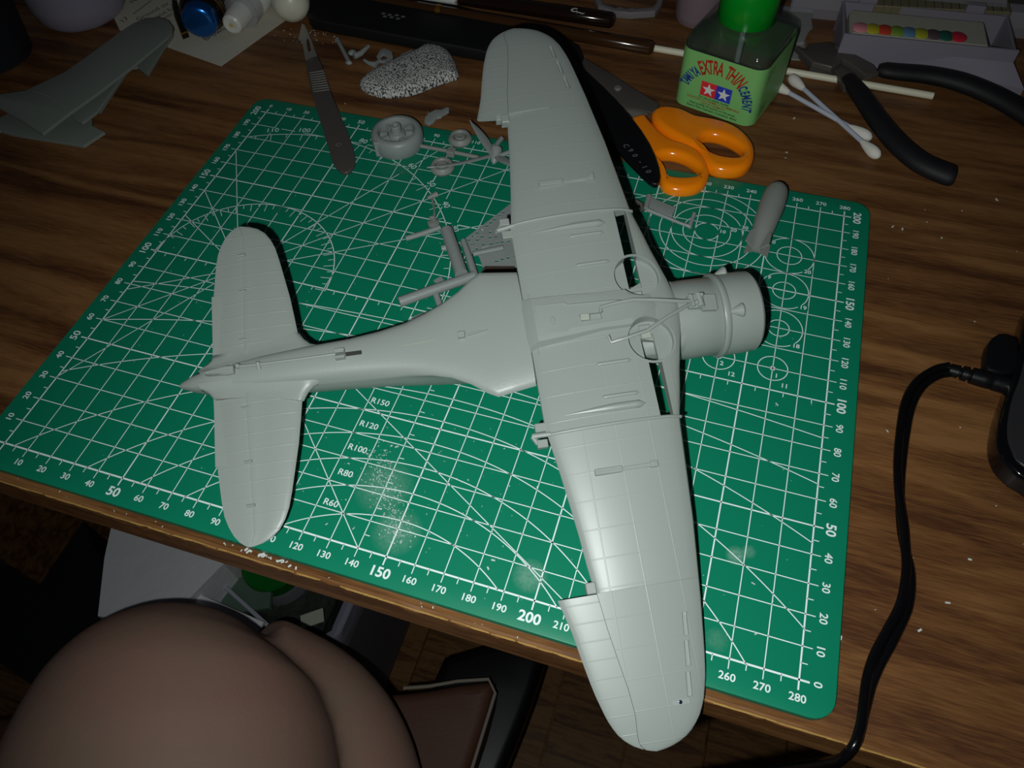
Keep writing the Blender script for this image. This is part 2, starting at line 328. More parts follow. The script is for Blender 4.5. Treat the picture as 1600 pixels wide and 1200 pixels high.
for cx, cy, q in ((260, 170, (5, 10)), (260, 150, (4.5, 9.5)), (260, 130, (4, 9)), (260, 110, (.5, 5.5)), (240, 110, (1, 6)), (240, 130, (3.5, 8.5)), (220, 110, (1.5, 6.5))):
    for R in q: arc(cx, cy, R, 0, 360, .34 if R > .6 else 1.0, 6)
cm.part('printed_ruling', g, M_INK, 'white printed ruling')
num = MB(); gap = MB()
def patch(x, y, hw, hh, rot):
    c = math.cos(math.radians(rot)); q = math.sin(math.radians(rot)); gap.add([(x + u * hw * c - v * hh * q, y + u * hw * q + v * hh * c, ZI + .02) for u, v in ((-1, -1), (1, -1), (1, 1), (-1, 1))], [(0, 1, 2, 3)])
def tx(s, x, y, size, rot=0, bold=.05, sx=1.05): num.text(s, size, Matrix.Translation((x, y, ZI + .05)) @ Matrix.Rotation(math.radians(rot), 4, 'Z'), 0, bold, sx)
for i in range(29):
    v = i * 10; big = v % 50 == 0 and v > 0; tx(str(v), v, -5.3 - (.3 if big else 0), 4.6 if big else 3.2, 0, .12 if big else .05)
    tx(str(v), v, 205.1, 3.6 if big else 2.9, 0, .03)
for i in range(21):
    v = i * 10; big = v % 50 == 0 and v > 0; tx(str(v), -5.6, v, 4.3 if big else 3.2, 90); tx(str(v), 285.2, v, 4.4 if big else 3.4, -90, .1 if big else .05)
for s, y in (('R60', 12.4), ('R80', 24.2), ('R100', 34.4), ('R120', 44.5), ('R150', 54.9), ('R200', 65), ('R300', 75), ('R500', 85), ('R1000', 94.8)): tx(s, 124.5, y - .2, 3.3, 0, .04)
for a in range(10, 120, 10):
    t = math.radians(a); patch(41.2 + 91.2 * math.cos(t), 102 + 91.2 * math.sin(t), 3.4 + (a > 99), 1.9, a - 90); tx(str(a), 41.2 + 91.3 * math.cos(t), 102 + 91.3 * math.sin(t), 4.1, a - 90, .0)
for s, x, y in (('10', 231.5, 176.5), ('20', 235.8, 178.6), ('30', 240.3, 181.4), ('40', 245, 183.8), ('10', 252.3, 176), ('20', 268, 162.6), ('9', 253.5, 155.5), ('19', 268, 142.8), ('8', 254, 135), ('18', 267.2, 122.8), ('1', 261.7, 106.8), ('11', 265, 103), ('2', 241.6, 107), ('12', 245.6, 103)): patch(x, y, 1.0 * len(s), 1.3, 0); tx(s, x, y, 2.7, 0, .04)
cm.part('label_gap', gap, M_GREEN, 'unprinted gaps round the small numbers', kind='stuff')
cm.part('printed_numbers', num, M_INK, 'white printed numbers')
sm = MB()     # smudges and cutting dust: scratches on the mat
def crumbs(n, cx, cy, sx, sy, z, r0, r1, box=None):
    for i in range(n):
        x = random.gauss(cx, sx); y = random.gauss(cy, sy)
        if box: x = random.uniform(box[0], box[1]); y = random.uniform(box[2], box[3])
        a = random.uniform(0, 6.28); L = random.uniform(r0, r1)
        sm.obox((x, y, z + .12), ((math.cos(a), math.sin(a), .1), (-math.sin(a), math.cos(a), 0), (0, 0, 1)), (L, L * random.uniform(.25, .6), .1))
p1 = W(590, 710); p2 = W(625, 850)
for k in range(420):
    t = random.random(); c = p1.lerp(p2, t); crumbs(1, c.x, c.y, 3.2, 2.5, 0, .08, .3)
crumbs(90, 150, 30, 28, 18, 0, .08, .28)
crumbs(160, 0, 0, 0, 0, 0, .07, .2, (5, 280, 5, 150))
for q in ((510, 819), (553, 826), (770, 875), (763, 888), (912, 950), (1214, 632), (1176, 911), (1180, 991), (430, 504), (545, 725), (612, 697), (620, 698)):
    c = W(*q); crumbs(1, c.x, c.y, .1, .1, 0, .4, .7)
so = solo('plastic_crumbs', 'tiny pale plastic shavings scattered over the green cutting mat', 'shavings', sm, mat('crumb', 'c8d0cc', .7)); so['kind'] = 'stuff'
sm = MB(); b = (300, 400, 0, 230)
crumbs(40, 0, 0, 0, 0, -3, .1, .35, b)
for q in ((1557, 312), (1395, 354), (1410, 358), (1471, 372), (1387, 674), (1480, 942), (1422, 955), (1437, 985), (1516, 875), (1314, 997), (1400, 745), (1229, 238), (1227, 247), (1241, 185), (539, 162)):
    c = W(*q, -3); crumbs(1, c.x, c.y, .1, .1, -3, .4, .8)
c = W(490, 50, -3); crumbs(45, c.x, c.y, 9, 6, -3, .15, .5)
for i in range(26):
    c = W(random.gauss(430, 25), 0, -3); crumbs(1, random.gauss(112, 6), -10.6, .3, .4, -3, .3, .8)
crumbs(25, 0, 0, 0, 0, -3, .1, .4, (0, 290, -11.5, -10))
so = solo('wood_crumbs', 'tiny pale crumbs scattered on the bare brown desk', 'crumbs', sm, MATS['crumb']); so['kind'] = 'stuff'
# ------------------------------------------------------------------ model aeroplane, lying on its back
U = Vector((.898794, .438371, 0)); N = Vector((-.423434, .868168, .258819)); C = Vector((.113459, -.232625, .965926)); O = Vector((195.366, 82.649, 40.940))
MP = Matrix(((U.x, N.x, C.x, O.x / 1000), (U.y, N.y, C.y, O.y / 1000), (U.z, N.z, C.z, (O.z + ZO) / 1000), (0, 0, 0, 1)))
pl = Thing('model_airplane', 'unpainted grey plastic model airplane lying upside down across the cutting mat', 'model airplane', O, M=MP)
def itp(tab, x):
    x = abs(x)
    for (a, p), (b, q) in zip(tab, tab[1:]):
        if x <= b: return p + (q - p) * (x - a) / (b - a) if x >= a else p
    return tab[-1][1]
LEC = [(0, 29.6), (10, 27.6), (20, 25), (30, 22.9), (37.5, 21)]
LEO = [(37.4, 21), (48.8, 20.1), (69.5, 18.4), (91, 15.8), (105, 13.8), (112, 12.6), (118, 10.9), (122, 9), (125.5, 6.2), (127.6, 3.4), (128.8, .8), (129.5, -1.6), (129.85, -3.6), (129.95, -4.8)]
TEO = [(37.4, -21), (40, -20.6), (52, -18.8), (67, -16.9), (76, -16), (85.9, -15.3), (86, -14.4), (96, -13.1), (105, -11.5), (113, -10), (120, -9.2), (125, -9.3), (127.8, -9), (129.3, -7.5), (129.9, -5.4)]
ATE = [(86, -26.2), (95, -23.6), (104, -21.9), (112, -20.3), (118.5, -18.2), (122, -16.4), (125.5, -13.6), (128, -10.4)]
AHI = [(86, -14.6), (96, -13.4), (105, -11.9), (113, -10.5), (120, -9.8), (125, -10.2), (127.5, -10.0), (128.9, -8.9)]
def ce(b): b = abs(b); return -1.9 if b < 37.4 else -1.9 - (b - 37.4) * .072
def foil(s): return min(1, (4 * s * (1 - s)) ** .5) * (1 - .35 * (1 - s))      # s=0 at the trailing edge
UPC, DNC = 4.4, 2.6
def updn(b):
    b = abs(b)
    if b <= 37.4: return UPC, DNC
    k = 1 - (b - 37.5) / 92.5; e = 1 if b < 116 else max(.1, math.sqrt(max(0, 1 - ((b - 116) / 14) ** 2)))
    return (4.1 * k + 1.9 * (1 - k)) * e, (2.8 * k + 1.8 * (1 - k)) * e
FTE = [(86, -26.2), (95, -23.6), (104, -21.9), (112, -20.2), (118, -18.4), (121, -17.3), (124, -15.7), (126.3, -13.7), (128, -11.3), (129.2, -8.6), (129.75, -6.7), (129.95, -5.5)]
def wsec(b, a1, a0, up, dn, n=14, te=.35, s0=0.0, s1=1.0):
    L = a1 - a0; c = ce(b); S = [s0 + (s1 - s0) * (.5 - .5 * math.cos(math.pi * i / n)) for i in range(n + 1)]
    top = [Vector((a0 + L * s, b, c + up * foil(s) + te * (1 - s))) for s in S]
    bot = [Vector((a0 + L * s, b, c - dn * foil(s) - te * (1 - s))) for s in S[::-1]]
    if s1 == 1: bot = bot[1:]
    if s0 == 0: bot = bot[:-1]
    return top + bot
cw = MB(); bs = [-37.4, -33, -28, -22, -16, -10, -5, 0, 5, 10, 16, 22, 28, 33, 37.4]
cw.loft([wsec(b, itp(LEC, b), -21.4, UPC, DNC, 22) for b in bs])
def outer(sg):
    m = MB(); R = []
    for b in [37.6, 42, 50, 60, 69, 78, 85.95, 86.05, 91, 96, 101, 106, 110, 113, 116, 118.5, 120.5, 122.5, 124.3, 126, 127.3, 128.4, 129.2, 129.6, 129.85, 129.94]:
        up, dn = updn(b); a1 = itp(LEO, b)
        if b < 86: a0 = itp(TEO, b); R.append(wsec(sg * b, a1, a0, up, dn) + [])
        else:
            a0 = itp(FTE, b); h_ = itp(AHI, b); s0 = (h_ + .12 - a0) / (a1 - a0); R.append(wsec(sg * b, a1, a0, up, dn, 14, .35, max(.02, min(s0, .6))))
    for r_ in R[:7]: r_.append(r_[0] + (r_[-1] - r_[0]) * .5)
    m.loft(R); return m
def aileron(sg):
    m = MB(); R = []
    for b in (86.3, 91, 96, 101, 106, 110, 113, 116, 118.5, 120.5, 122.5, 124.3, 126, 127, 127.8, 128.4, 128.9):
        up, dn = updn(b); a1 = itp(LEO, b); a0 = itp(FTE, b); h_ = itp(AHI, b); s0 = (h_ - a0) / (a1 - a0)
        R.append(wsec(sg * b, a1, a0, up, dn, 8, .35, 0.0, max(.03, min(s0, .58))))
    m.loft(R); return m
def cyl(x, y, z0, z1, rr, n=40): return MB().lathe([(rr, z0), (rr, z1)], (x, y, 0), (0, 0, 1), n)
wing = pl.part('centre_wing', cw, M_PANEL)
cuts = []
for sg in (1, -1):
    cuts.append(cyl(17, sg * 11.4, -1.9, 9, 7.5))                                    # wheel wells
    m_ = MB(); y0, y1 = sorted((sg * 8.4, sg * 38)); m_.add([(14.4, y0, -12), (18.7, y0, -12), (18.7, y1, -12), (14.4, y1, -12), (14.4, y0, 9), (18.7, y0, 9), (18.7, y1, 9), (14.4, y1, 9)], [(0, 3, 2, 1), (4, 5, 6, 7), (0, 1, 5, 4), (1, 2, 6, 5), (2, 3, 7, 6), (3, 0, 4, 7)]); cuts.append(m_)
    m_ = MB(); y0, y1 = sorted((sg * 4.9, sg * 7.3)); m_.add([(14.6, y0, -3.4), (18.4, y0, -3.4), (18.4, y1, -3.4), (14.6, y1, -3.4), (14.6, y0, 9), (18.4, y0, 9), (18.4, y1, 9), (14.6, y1, 9)], [(0, 3, 2, 1), (4, 5, 6, 7), (0, 1, 5, 4), (1, 2, 6, 5), (2, 3, 7, 6), (3, 0, 4, 7)]); cuts.append(m_)
boolean(wing, cuts)
for p in wing.data.polygons: p.use_smooth = True
wing.data.set_sharp_from_angle(angle=math.radians(28))
def surf(b, a):          # height of the wing's upward-facing side
    ab = abs(b); up = updn(ab)[0]; a1 = itp(LEC, b) if ab <= 37.4 else itp(LEO, ab); a0 = -21.4 if ab <= 37.4 else (itp(TEO, ab) if ab < 86 else itp(FTE, ab))
    s = min(max((a - a0) / (a1 - a0), .001), .999); return ce(b) + up * foil(s) + .35 * (1 - s)
for sg, side in ((1, 'far'), (-1, 'near')):
    ow = pl.part('outer_wing', outer(sg), M_PANEL)
    cs = []
    for y0, y1, xc in ((94.8, 101.2, 9.3), (102.6, 109.4, 8.2), (111, 117.4, 6.9)):
        m_ = MB(); k = .12 * sg
        P = [(xc - .75 + (.12 * ((y0 + y1) / 2 - y)), y * sg) for y in (y0, y1)] + [(xc + .75 + (.12 * ((y0 + y1) / 2 - y)), y * sg) for y in (y1, y0)]
        hh = surf((y0 + y1) / 2, xc)
        m_.add([(x, y, hh - 1.5) for x, y in P] + [(x, y, hh + 3) for x, y in P], [(3, 2, 1, 0), (4, 5, 6, 7), (0, 1, 5, 4), (1, 2, 6, 5), (2, 3, 7, 6), (3, 0, 4, 7)]); cs.append(m_)
    boolean(ow, cs)
    for p in ow.data.polygons: p.use_smooth = True
    ow.data.set_sharp_from_angle(angle=math.radians(28))
    pl.part('aileron', aileron(sg), M_RIB)
    hb = MB().box(-17.4, -14.4, min(sg * 82.6, sg * 86), max(sg * 82.6, sg * 86), surf(84, -14.8) - 2.6, surf(84, -14.5) + .7)
    if sg > 0: hb.box(-19.2, -15.6, 84.6, 86.4, surf(84, -14.8) - 3, surf(84, -14.8) - .2)
    pl.part('aileron_hinge', hb, M_PL)
    # raised seam at the wing joint and the flap bracket behind it
    pl.part('joint_seam', MB().tube([(a, sg * 37.5, surf(37.3, a) + .05) for a in [x * 2.2 - 20.5 for x in range(20)]], .55, 8), M_PL)
    br = MB().obox((-22.6, sg * 34.6, -2.2), ((1, 0, 0), (0, 1, 0), (0, 0, 1)), (1.9, 1.4, 1.3)); br.obox((-22.9, sg * 39.7, -2.4), ((1, 0, 0), (0, 1, 0), (0, 0, 1)), (1.7, 1.3, 1.2)); br.tube([(-25.6, sg * 36.9, -1.8), (-20, sg * 37.3, -.6)], [.9, .8], 8); br.tube([(-25.6, sg * 36.9, -1.8), (-24.2, sg * 39.4, -2.4)], .8, 8)
    pl.part('flap_bracket', br, M_PL)
    # bulges and strips
    def bar(b, a0, a1, w, h, rear=.5): 
        n_ = 14; P = []; Rr = []
        for i in range(n_ + 1):
            t = i / n_; a = a0 + (a1 - a0) * t; P.append((a, sg * b, surf(b, a) + h)); e = min(1, math.sqrt(max(.02, 1 - max(0, (t - .94) / .06) ** 2))); Rr.append(w * max(.12, min(1, t / rear) ** .8) * e)
        return MB().tube(P, Rr, 10)
    pl.part('bulge', bar(32.5, -14.8, 10.4, 1.25, .15, .6), M_PL)
    pl.part('strip', bar(28.8, -2.6, 9.2, .62, .12, .05), M_PL); pl.part('strip', bar(17.8, -2.4, 9, .62, .12, .05), M_PL)
    rk = MB(); h = surf(51.6, 0)
    rk.obox((-4.8, sg * 51.6, h + .15), ((1, 0, 0), (0, 1, 0), (0, 0, 1)), (4.2, .95, .75)); rk.obox((4.4, sg * 51.6, h - .05), ((1, 0, .02), (0, 1, 0), (0, 0, 1)), (5.6, .6, .5))
    rk.obox((9.2, sg * 51.6, h + .15), ((1, 0, 0), (0, 1, 0), (0, 0, 1)), (1.2, .95, .8)); rk.obox((-5, sg * 51.6, h + .95), ((1, 0, 0), (0, 1, 0), (0, 0, 1)), (3.4, .2, .12))
    if sg > 0: rk.obox((9.6, 52.5, h + .7), ((1, 0, 0), (0, 1, 0), (0, 0, 1)), (.7, .5, .6))
    rk.ball((9.4, sg * 51.6, h + .9), .45, 8)
    pl.part('bomb_rack', rk, M_PL)
    # rim of the wheel well and the pale block inside it
    wr = MB(); wr.loft([[Vector((17 + (7.5 + q) * math.cos(t), sg * (11.4 + (7.5 + q) * math.sin(t)), surf(min(abs(11.4 + 7.5 * math.sin(t)), 37), 17 + 7.5 * math.cos(t)) + z)) for q, z in ((-.02, -.4), (.03, .0), (.3, .05), (.8, -.1))] for t in [math.radians(x) for x in range(0, 361, 9)]], cap=False, closed=False)
    pl.part('wheel_well_rim', wr, M_PL)
    wb = MB().box(14.7, 18.3, min(sg * 5, sg * 7.2), max(sg * 5, sg * 7.2), -3.3, -2.2)
    pl.part('wheel_well_block', MB().box(15.0, 18.2, min(sg * 7.2, sg * 9.6), max(sg * 7.2, sg * 9.6), -4.2, -1.7) if sg < 0 else wb, mat('pale_green_plastic_' + side, 'a3a89f', .4))
    # slot side liner, slightly browner
# near wing tip lamp
lp = MB().obox((3.6, -118.4, surf(118, 3.6) - .1), ((1, 0, 0), (0, 1, 0), (0, 0, 1)), (2.6, .75, .22)); lo_ = pl.part('lamp_panel', lp, M_PL)
pl.part('lamp', MB().lathe([(.55, -.1), (.55, .16), (.3, .22)], (3.4, -118.4, surf(118, 3.6) + .1), (0, 0, 1), 12), mat('lamp_dark', '14163a', .2), 'dark lamp lens', lo_)
# fuselage
ST = [(-137, -11.2, .4, -11.6, .4, -11.8, -12.2), (-135.5, -10.2, 1.3, -11.3, 1.3, -12, -13.5), (-132, -8.6, 2.5, -10.6, 2.6, -12.6, -16), (-127, -7.2, 3.6, -9.8, 3.9, -13, -19), (-120, -6.2, 4.5, -9.2, 5, -13.3, -21), (-108, -5, 5.6, -8.6, 6.2, -13.4, -22),
      (-94, -4.4, 6.6, -8.4, 7.2, -13.4, -23), (-80, -4.2, 7.3, -8.4, 8, -13.4, -24), (-70, -3.8, 8.2, -7.6, 8.7, -13.6, -24.5), (-61, -3.1, 9.3, -6.2, 9.7, -13.8, -25), (-54, -2.4, 11.1, -4.8, 10.4, -14, -26), (-48, -1.7, 13.3, -3.8, 11, -14, -26.5),
      (-42, -1.1, 16.6, -3.2, 11.8, -14, -27), (-37, -.6, 20.6, -2.9, 12.4, -14, -27.5), (-34, -.4, 22.3, -2.7, 12.8, -14, -28), (-28, .1, 21.4, -2.5, 13, -14, -28), (-21.7, .6, 20.5, -2.4, 13, -14, -28.4)]
def fring(s, closed_panel=True):
    a, be, wf, ec, wb, cm_, ct = s
    H = [(0, be), (wf * .5, be - (be - ec) * .12), (wf * .82, be - (be - ec) * .42), (wf, ec), (wb + (wf - wb) * .35, ec - (ec - cm_) * .22 - .4), (wb, cm_), (wb * .86, cm_ + (ct - cm_) * .5), (wb * .5, cm_ + (ct - cm_) * .88), (0, ct)]
    ring = [Vector((a, b, c)) for b, c in H] + [Vector((a, -b, c)) for b, c in H[-2:0:-1]]
    return smooth(ring, 3)
pl.part('fuselage', MB().loft([fring(s) for s in ST]), M_PL, ang=50)
# deck, cockpit body and canopy below (the side the model stands on)
pl.part('forward_fuselage', MB().loft([fring((a, be, 12.5, -9, 13.2, -15, -29)) for a, be in ((-21.5, -7), (-5, -7), (12, -6), (24, -6)) ] + [fring((30, -3.5, 10, -5, 13.4, -15, -29))]), M_PL, ang=50)
cn = MB().loft([[Vector((a, w_ * math.sin(t), -26 - h_ * math.cos(t))) for t in [math.radians(q) for q in range(-90, 91, 12)]] for a, w_, h_ in ((-44, 5, 2), (-38, 7.5, 9), (-30, 8, 13), (-16, 8.4, 15.6), (-4, 8.4, 15.8), (4, 8.2, 13), (12, 6, 3))])
pl.part('canopy', cn, mat('canopy_plastic', 'b8bcb8', .2, trans=.3), 'clear canopy under the model')
pl.part('fin_stub', MB().loft([[Vector((a, t_, c)) for c, t_ in ((-17, .9), (c1, .5), (c1, -.5), (-17, -.9))] for a, c1 in ((-108, -23.5), (-116, -24), (-124, -21.5))]), M_PL)
# belly fairing with recessed panel, window
def flo_(pts, z0, z1, bev=.25): return MB().plate([pts], z0, z1, bev)
fair = MB(); FA = [(-23.5, 10, -.6), (-21.6, 9.6, 1.2), (-19, 8.6, 3.2), (-8, 8.0, 3.9), (2, 7.0, 4.0), (12, 7.0, 3.8), (20, 8.4, 2.9), (23, 9, 2.2), (26, 9.4, 1.2), (29, 9.4, -.9), (31.5, 9, -.9)]
FR_ = []
for a, w_, c in FA:
    ring = []
    for q in (-1.25, -1, -.88, -.5, 0, .5, .88, 1, 1.25):
        p = Vector((a, q * w_, c if abs(q) < .8 else (c - .5 if abs(q) < .95 else c - 3.2)))
        t = math.radians(q * 55); e = Vector((a, 13.45 * math.sin(t), -14.4 + 13.45 * math.cos(t))); k = 0 if a < 20 else min(1, (a - 16) / 13)
        ring.append(p.lerp(e, k))
    FR_.append(ring + [Vector((a, 1.1 * w_, -8)), Vector((a, -1.1 * w_, -8))])
fair.loft(FR_)
fr = pl.part('belly_fairing', fair, M_PL, ang=40)
pp = [(-18.2, 4.7), (-8.7, 4.4), (-7.8, 3.6), (7.4, 2.9), (15.4, 1.6), (15.6, -2.6), (11.2, -4.3), (-7.9, -4.8), (-9.1, -5.7), (-18.5, -5.2)]
def prism(P, z0, z1): n = len(P); return MB().add([(x, y, z0) for x, y in P] + [(x, y, z1) for x, y in P], [tuple(range(n))[::-1], tuple(range(n, 2 * n))] + [(i, (i + 1) % n, n + (i + 1) % n, n + i) for i in range(n)])
def sc(P, k): return [(x * 1 + (-1.5 - x) * (1 - k), y + (-.3 - y) * (1 - k)) for x, y in P]
boolean(fr, [prism(pp, 3.1, 8), prism([(-4.6, -.4), (2.4, -.6), (2.4, -2.9), (-4.4, -3)], .9, 8)] + [cyl(17, sg * 11.4, -2.7, 9, 7.55) for sg in (1, -1)])
for p in fr.data.polygons: p.use_smooth = True
fr.data.set_sharp_from_angle(angle=math.radians(28))
pl.part('window_block', MB().obox((-3, -1.7, 2.9), ((1, -.06, 0), (.06, 1, 0), (0, 0, 1)), (1.5, 1.1, 1.0)), MATS['pale_green_plastic_near'])
pl.part('belly_fitting', MB().loft([[Vector((-13.4 + .9 * k * math.cos(t) , -1.2 + 1.4 * k * math.sin(t), z + .55)) for t in [math.radians(q * 30) for q in range(12)]] for k, z in ((1, 2.4), (1, 2.9), (.55, 2.95), (.5, 2.6))]), M_PL)
# engine section and cowling
C0 = -14.4
def rev(prof, n=56): return MB().lathe(prof, (0, 0, C0), (1, 0, 0), n)
pl.part('engine_section', rev([(12.6, 20), (13.3, 26), (13.7, 33), (13.6, 43.2), (13.2, 43.8)]), M_PL)
pl.part('cowling', rev([(13.2, 43.3), (14.5, 43.6), (14.75, 44.2), (14.6, 45.2), (14.0, 46.0), (14.2, 49), (14.1, 53), (13.9, 56.6), (13.2, 57.4), (11.6, 57.4), (11, 56.6), (11.2, 50), (11.2, 46)], 56), M_PL)
pl.part('engine', rev([(11, 46), (10.8, 48.6), (4, 49), (3.6, 52), (2.5, 53), (.5, 53)]), M_SPRUE)
# cowl gun humps
for th in (62, -20, ):
    t = math.radians(th); ct_ = Vector((0, math.sin(t), math.cos(t)))
    pl.part('cowl_scoop', MB().loft([[Vector((a, 0, C0)) + ct_ * (13.6 + h_ * max(0, math.cos(q)) ** .6) + ct_.cross(Vector((1, 0, 0))) * (math.sin(q) * w_) for q in [math.radians(x) for x in range(-100, 101, 25)]] for a, w_, h_ in ((45.4, .4, .3), (47, 1.3, 1.5), (49.2, 2.4, 2.9), (49.7, 2.3, 2.7), (50.2, 1.9, .4))]), M_PL)
# bomb crutch arm
ca = MB(); H = [(32.5, -1.2, 2.6), (29, -1.4, 3.4)]
ca.tube([(33, -.6, 2.2), (29, -.9, 3.6), (20, .7, 4.2), (13, 1.6, 4.6), (7, 1.0, 4.9), (2.4, .5, 4.5), (2.2, -1.2, 4.2)], .62, 8)
ca.tube([(33, -1.2, 2.2), (29, -3.2, 3.6), (22, -6.4, 4.6), (15.4, -9.8, 4.6), (9, -10.9, 4.0), (3.6, -11.6, 3.5), (3.0, -9.2, 3.6)], .62, 8)
cr = pl.part('bomb_crutch', ca, M_PL)
cb = MB().obox((34.2, -.6, 1.0), ((1, -.1, 0), (.1, 1, 0), (0, 0, 1)), (2.6, 2.4, 1.0)); cb.tube([(35.4, -3, 2.2), (35.2, 1.6, 2.2)], 1.1, 10); cb.tube([(32.8, -2.6, 2.2), (32.7, 1.4, 2.2)], .8, 10); cb.ball((36.2, .9, 2.9), .7, 10); cb.ball((34, -1.6, 2.8), .8, 10)
pl.part('crutch_pivot', cb, M_PL, parent=cr)
pl.part('crutch_plate', MB().obox((38.6, -1.2, .1), ((1, -.06, -.12), (.06, 1, 0), (.12, 0, 1)), (2.6, 2.8, .9)), M_PL, parent=cr)
# tailplane
SL = [(4, -96), (24.5, -98.6), (40, -101.6), (46, -103), (50, -104.6), (53, -106.6), (55, -109.2), (56.2, -112.5), (56.5, -115)]
SHG = [(4, -114.6), (40, -114.1), (52, -113.8), (56.5, -115.2)]
STE = [(4, -125.4), (25, -125), (40, -123.7), (46, -122.8), (50, -121.4), (53, -119.8), (55, -118), (56.2, -116.3), (56.5, -115.4)]
for sg in (1, -1):
    s_ = MB(); e_ = MB(); RS = []; RE = []
    for b in (4, 10, 18, 26, 34, 41, 46, 49.5, 52.5, 54.6, 55.8, 56.4):
        k = max(.25, 1 - b / 75) * (1 if b < 50 else math.sqrt(max(.03, 1 - ((b - 50) / 6.6) ** 2)))
        A, B_, D_ = itp(SL, b), itp(SHG, b), itp(STE, b); c = -9.4
        RS.append([Vector((B_ + (A - B_) * s, sg * b, c + z * k)) for s, z in ((0, 1.9), (.05, 2.15), (.14, 1.75), (.4, 1.9), (.6, 1.8), (.85, 1.3), (.97, .6), (1, 0), (.97, -.6), (.8, -1.4), (.4, -1.9), (0, -1.6))])
        D_ = min(D_, B_ - .5)
        RE.append([Vector((D_ + (B_ - .08 - D_) * s, sg * b, c + z * k)) for s, z in ((0, .15), (.45, .8), (.92, 1.55), (1, 1.3), (1, -1.3), (.9, -1.5), (.4, -.8), (0, -.15))])
    s_.loft(RS); e_.loft(RE); pl.part('tailplane', s_, M_RIB); ev = pl.part('elevator', e_, M_RIB)
    pl.part('trim_tab', MB().box(-125.2, -121.6, min(sg * 6.5, sg * 30), max(sg * 6.5, sg * 30), -9.8, -9.02), M_PL, parent=ev)
    hg = MB()
    for b in (12, 30, 44): hg.tube([(itp(SHG, b) + 1.0, sg * b, -7.9), (itp(SHG, b) - 1.6, sg * b, -8.2)], .5, 6)
    pl.part('elevator_hinge', hg, M_PL)
    pl.part('tailplane_fillet', MB().loft([[Vector((a, sg * b, c)) for b, c in ((2, -6.2), (w0, -6.9 - .3 * (a < -118)), (w0 + (w_ - w0) * .3, -7.4), (w0 + (w_ - w0) * .65, -7.62), (w_, -7.7 if k_ else -8.6), (w_ + .1, -9.4), (w0 + (w_ - w0) * .5, -10.6), (2, -11.5))]
        for a, w0, w_, k_ in ((-90.5, 6.0, 6.6, 0), (-93, 6.0, 7.6, 0), (-95, 6.0, 9.6, 0), (-96.4, 6.0, 12.0, 0), (-98, 5.9, 12.0, 1), (-104, 5.6, 10.4, 1), (-112, 4.9, 9.0, 1), (-120, 4.0, 8.0, 1), (-124.6, 3.4, 7.6, 1), (-126.4, 3.2, 5.4, 0), (-129, 2.8, 3.6, 0))]), M_PL, ang=60)
# tail hook, tail wheel mount, belly bits
hk = MB().tube([(-84, .2, -3.2), (-96, .3, -3.4), (-108, .6, -3.8), (-116, 1.0, -4.2)], .5, 8); hk.tube([(-109, -.9, -4.4), (-109, 1.2, -3.0)], .7, 8); hk.ball((-115.6, 1.1, -3.9), .95, 10)
pl.part('tail_hook', hk, M_PL)
hx = MB().loft([[Vector((a, .4 + q * w_, c + z)) for q, z in ((-1, 0), (-.7, .7), (.7, .7), (1, 0), (.8, -1.4), (-.8, -1.4))] for a, w_, c in ((-117, 1.4, -4.6), (-119.5, 1.6, -4.5), (-121.5, 1.2, -4.6), (-125.5, .7, -4.9), (-126.5, .3, -5))]); pl.part('hook_point', hx, M_PL)
hb = MB().obox((-82.6, .9, -3.2), ((1, 0, 0), (0, 1, 0), (0, 0, 1)), (1.6, .7, 1.4)); hb.obox((-82.6, -1.2, -3.4), ((1, 0, 0), (0, 1, 0), (0, 0, 1)), (1.6, .45, 1.2)); pl.part('hook_mount', hb, M_PL)
pl.part('hook_slot', MB().obox((-78.3, -.1, -3.75), ((1, 0, 0), (0, 1, 0), (0, 0, 1)), (2.6, .6, .3)), mat('slot_dark', '2e302e', .8), 'dark slot by the hook mount')
fx = MB().obox((-43, -.4, -.6), ((1, 0, 0), (0, 1, 0), (0, 0, 1)), (1.2, 1.0, 1.3)); fx.obox((-38.8, -.3, -.5), ((1, .1, 0), (0, 1, 0), (0, 0, 1)), (2.2, .35, .5)); fx.obox((-37, -.2, -.3), ((1, .1, 0), (0, 1, 0), (0, 0, 1)), (2.6, .12, .5)); pl.part('belly_bracket', fx, M_PL)
sl = MB().tube([(a, 0, (-4.2 if a < -68 else -3.9 + (a + 68) * .1) + .05) for a in range(-78, -44, 2)], .12, 5); pl.part('glue_seam', sl, mat('seam_glue', '9da48c', .4), 'faint greenish glue seam')
# ------------------------------------------------------------------ loose kit parts on the mat
def flatpart(name, label, cat, loops, zt, th, m, bev=.3, z0=None, group=None):
    P = [px(l, zt) for l in loops]
    mb = MB().plate(P, zt - th, zt, bev)
    return solo(name, label, cat, mb, m, group)
def tb(m, pts, rr, n=10, **k): return m.tube([W(x, y, z) for x, y, z in pts], rr, n, **k)
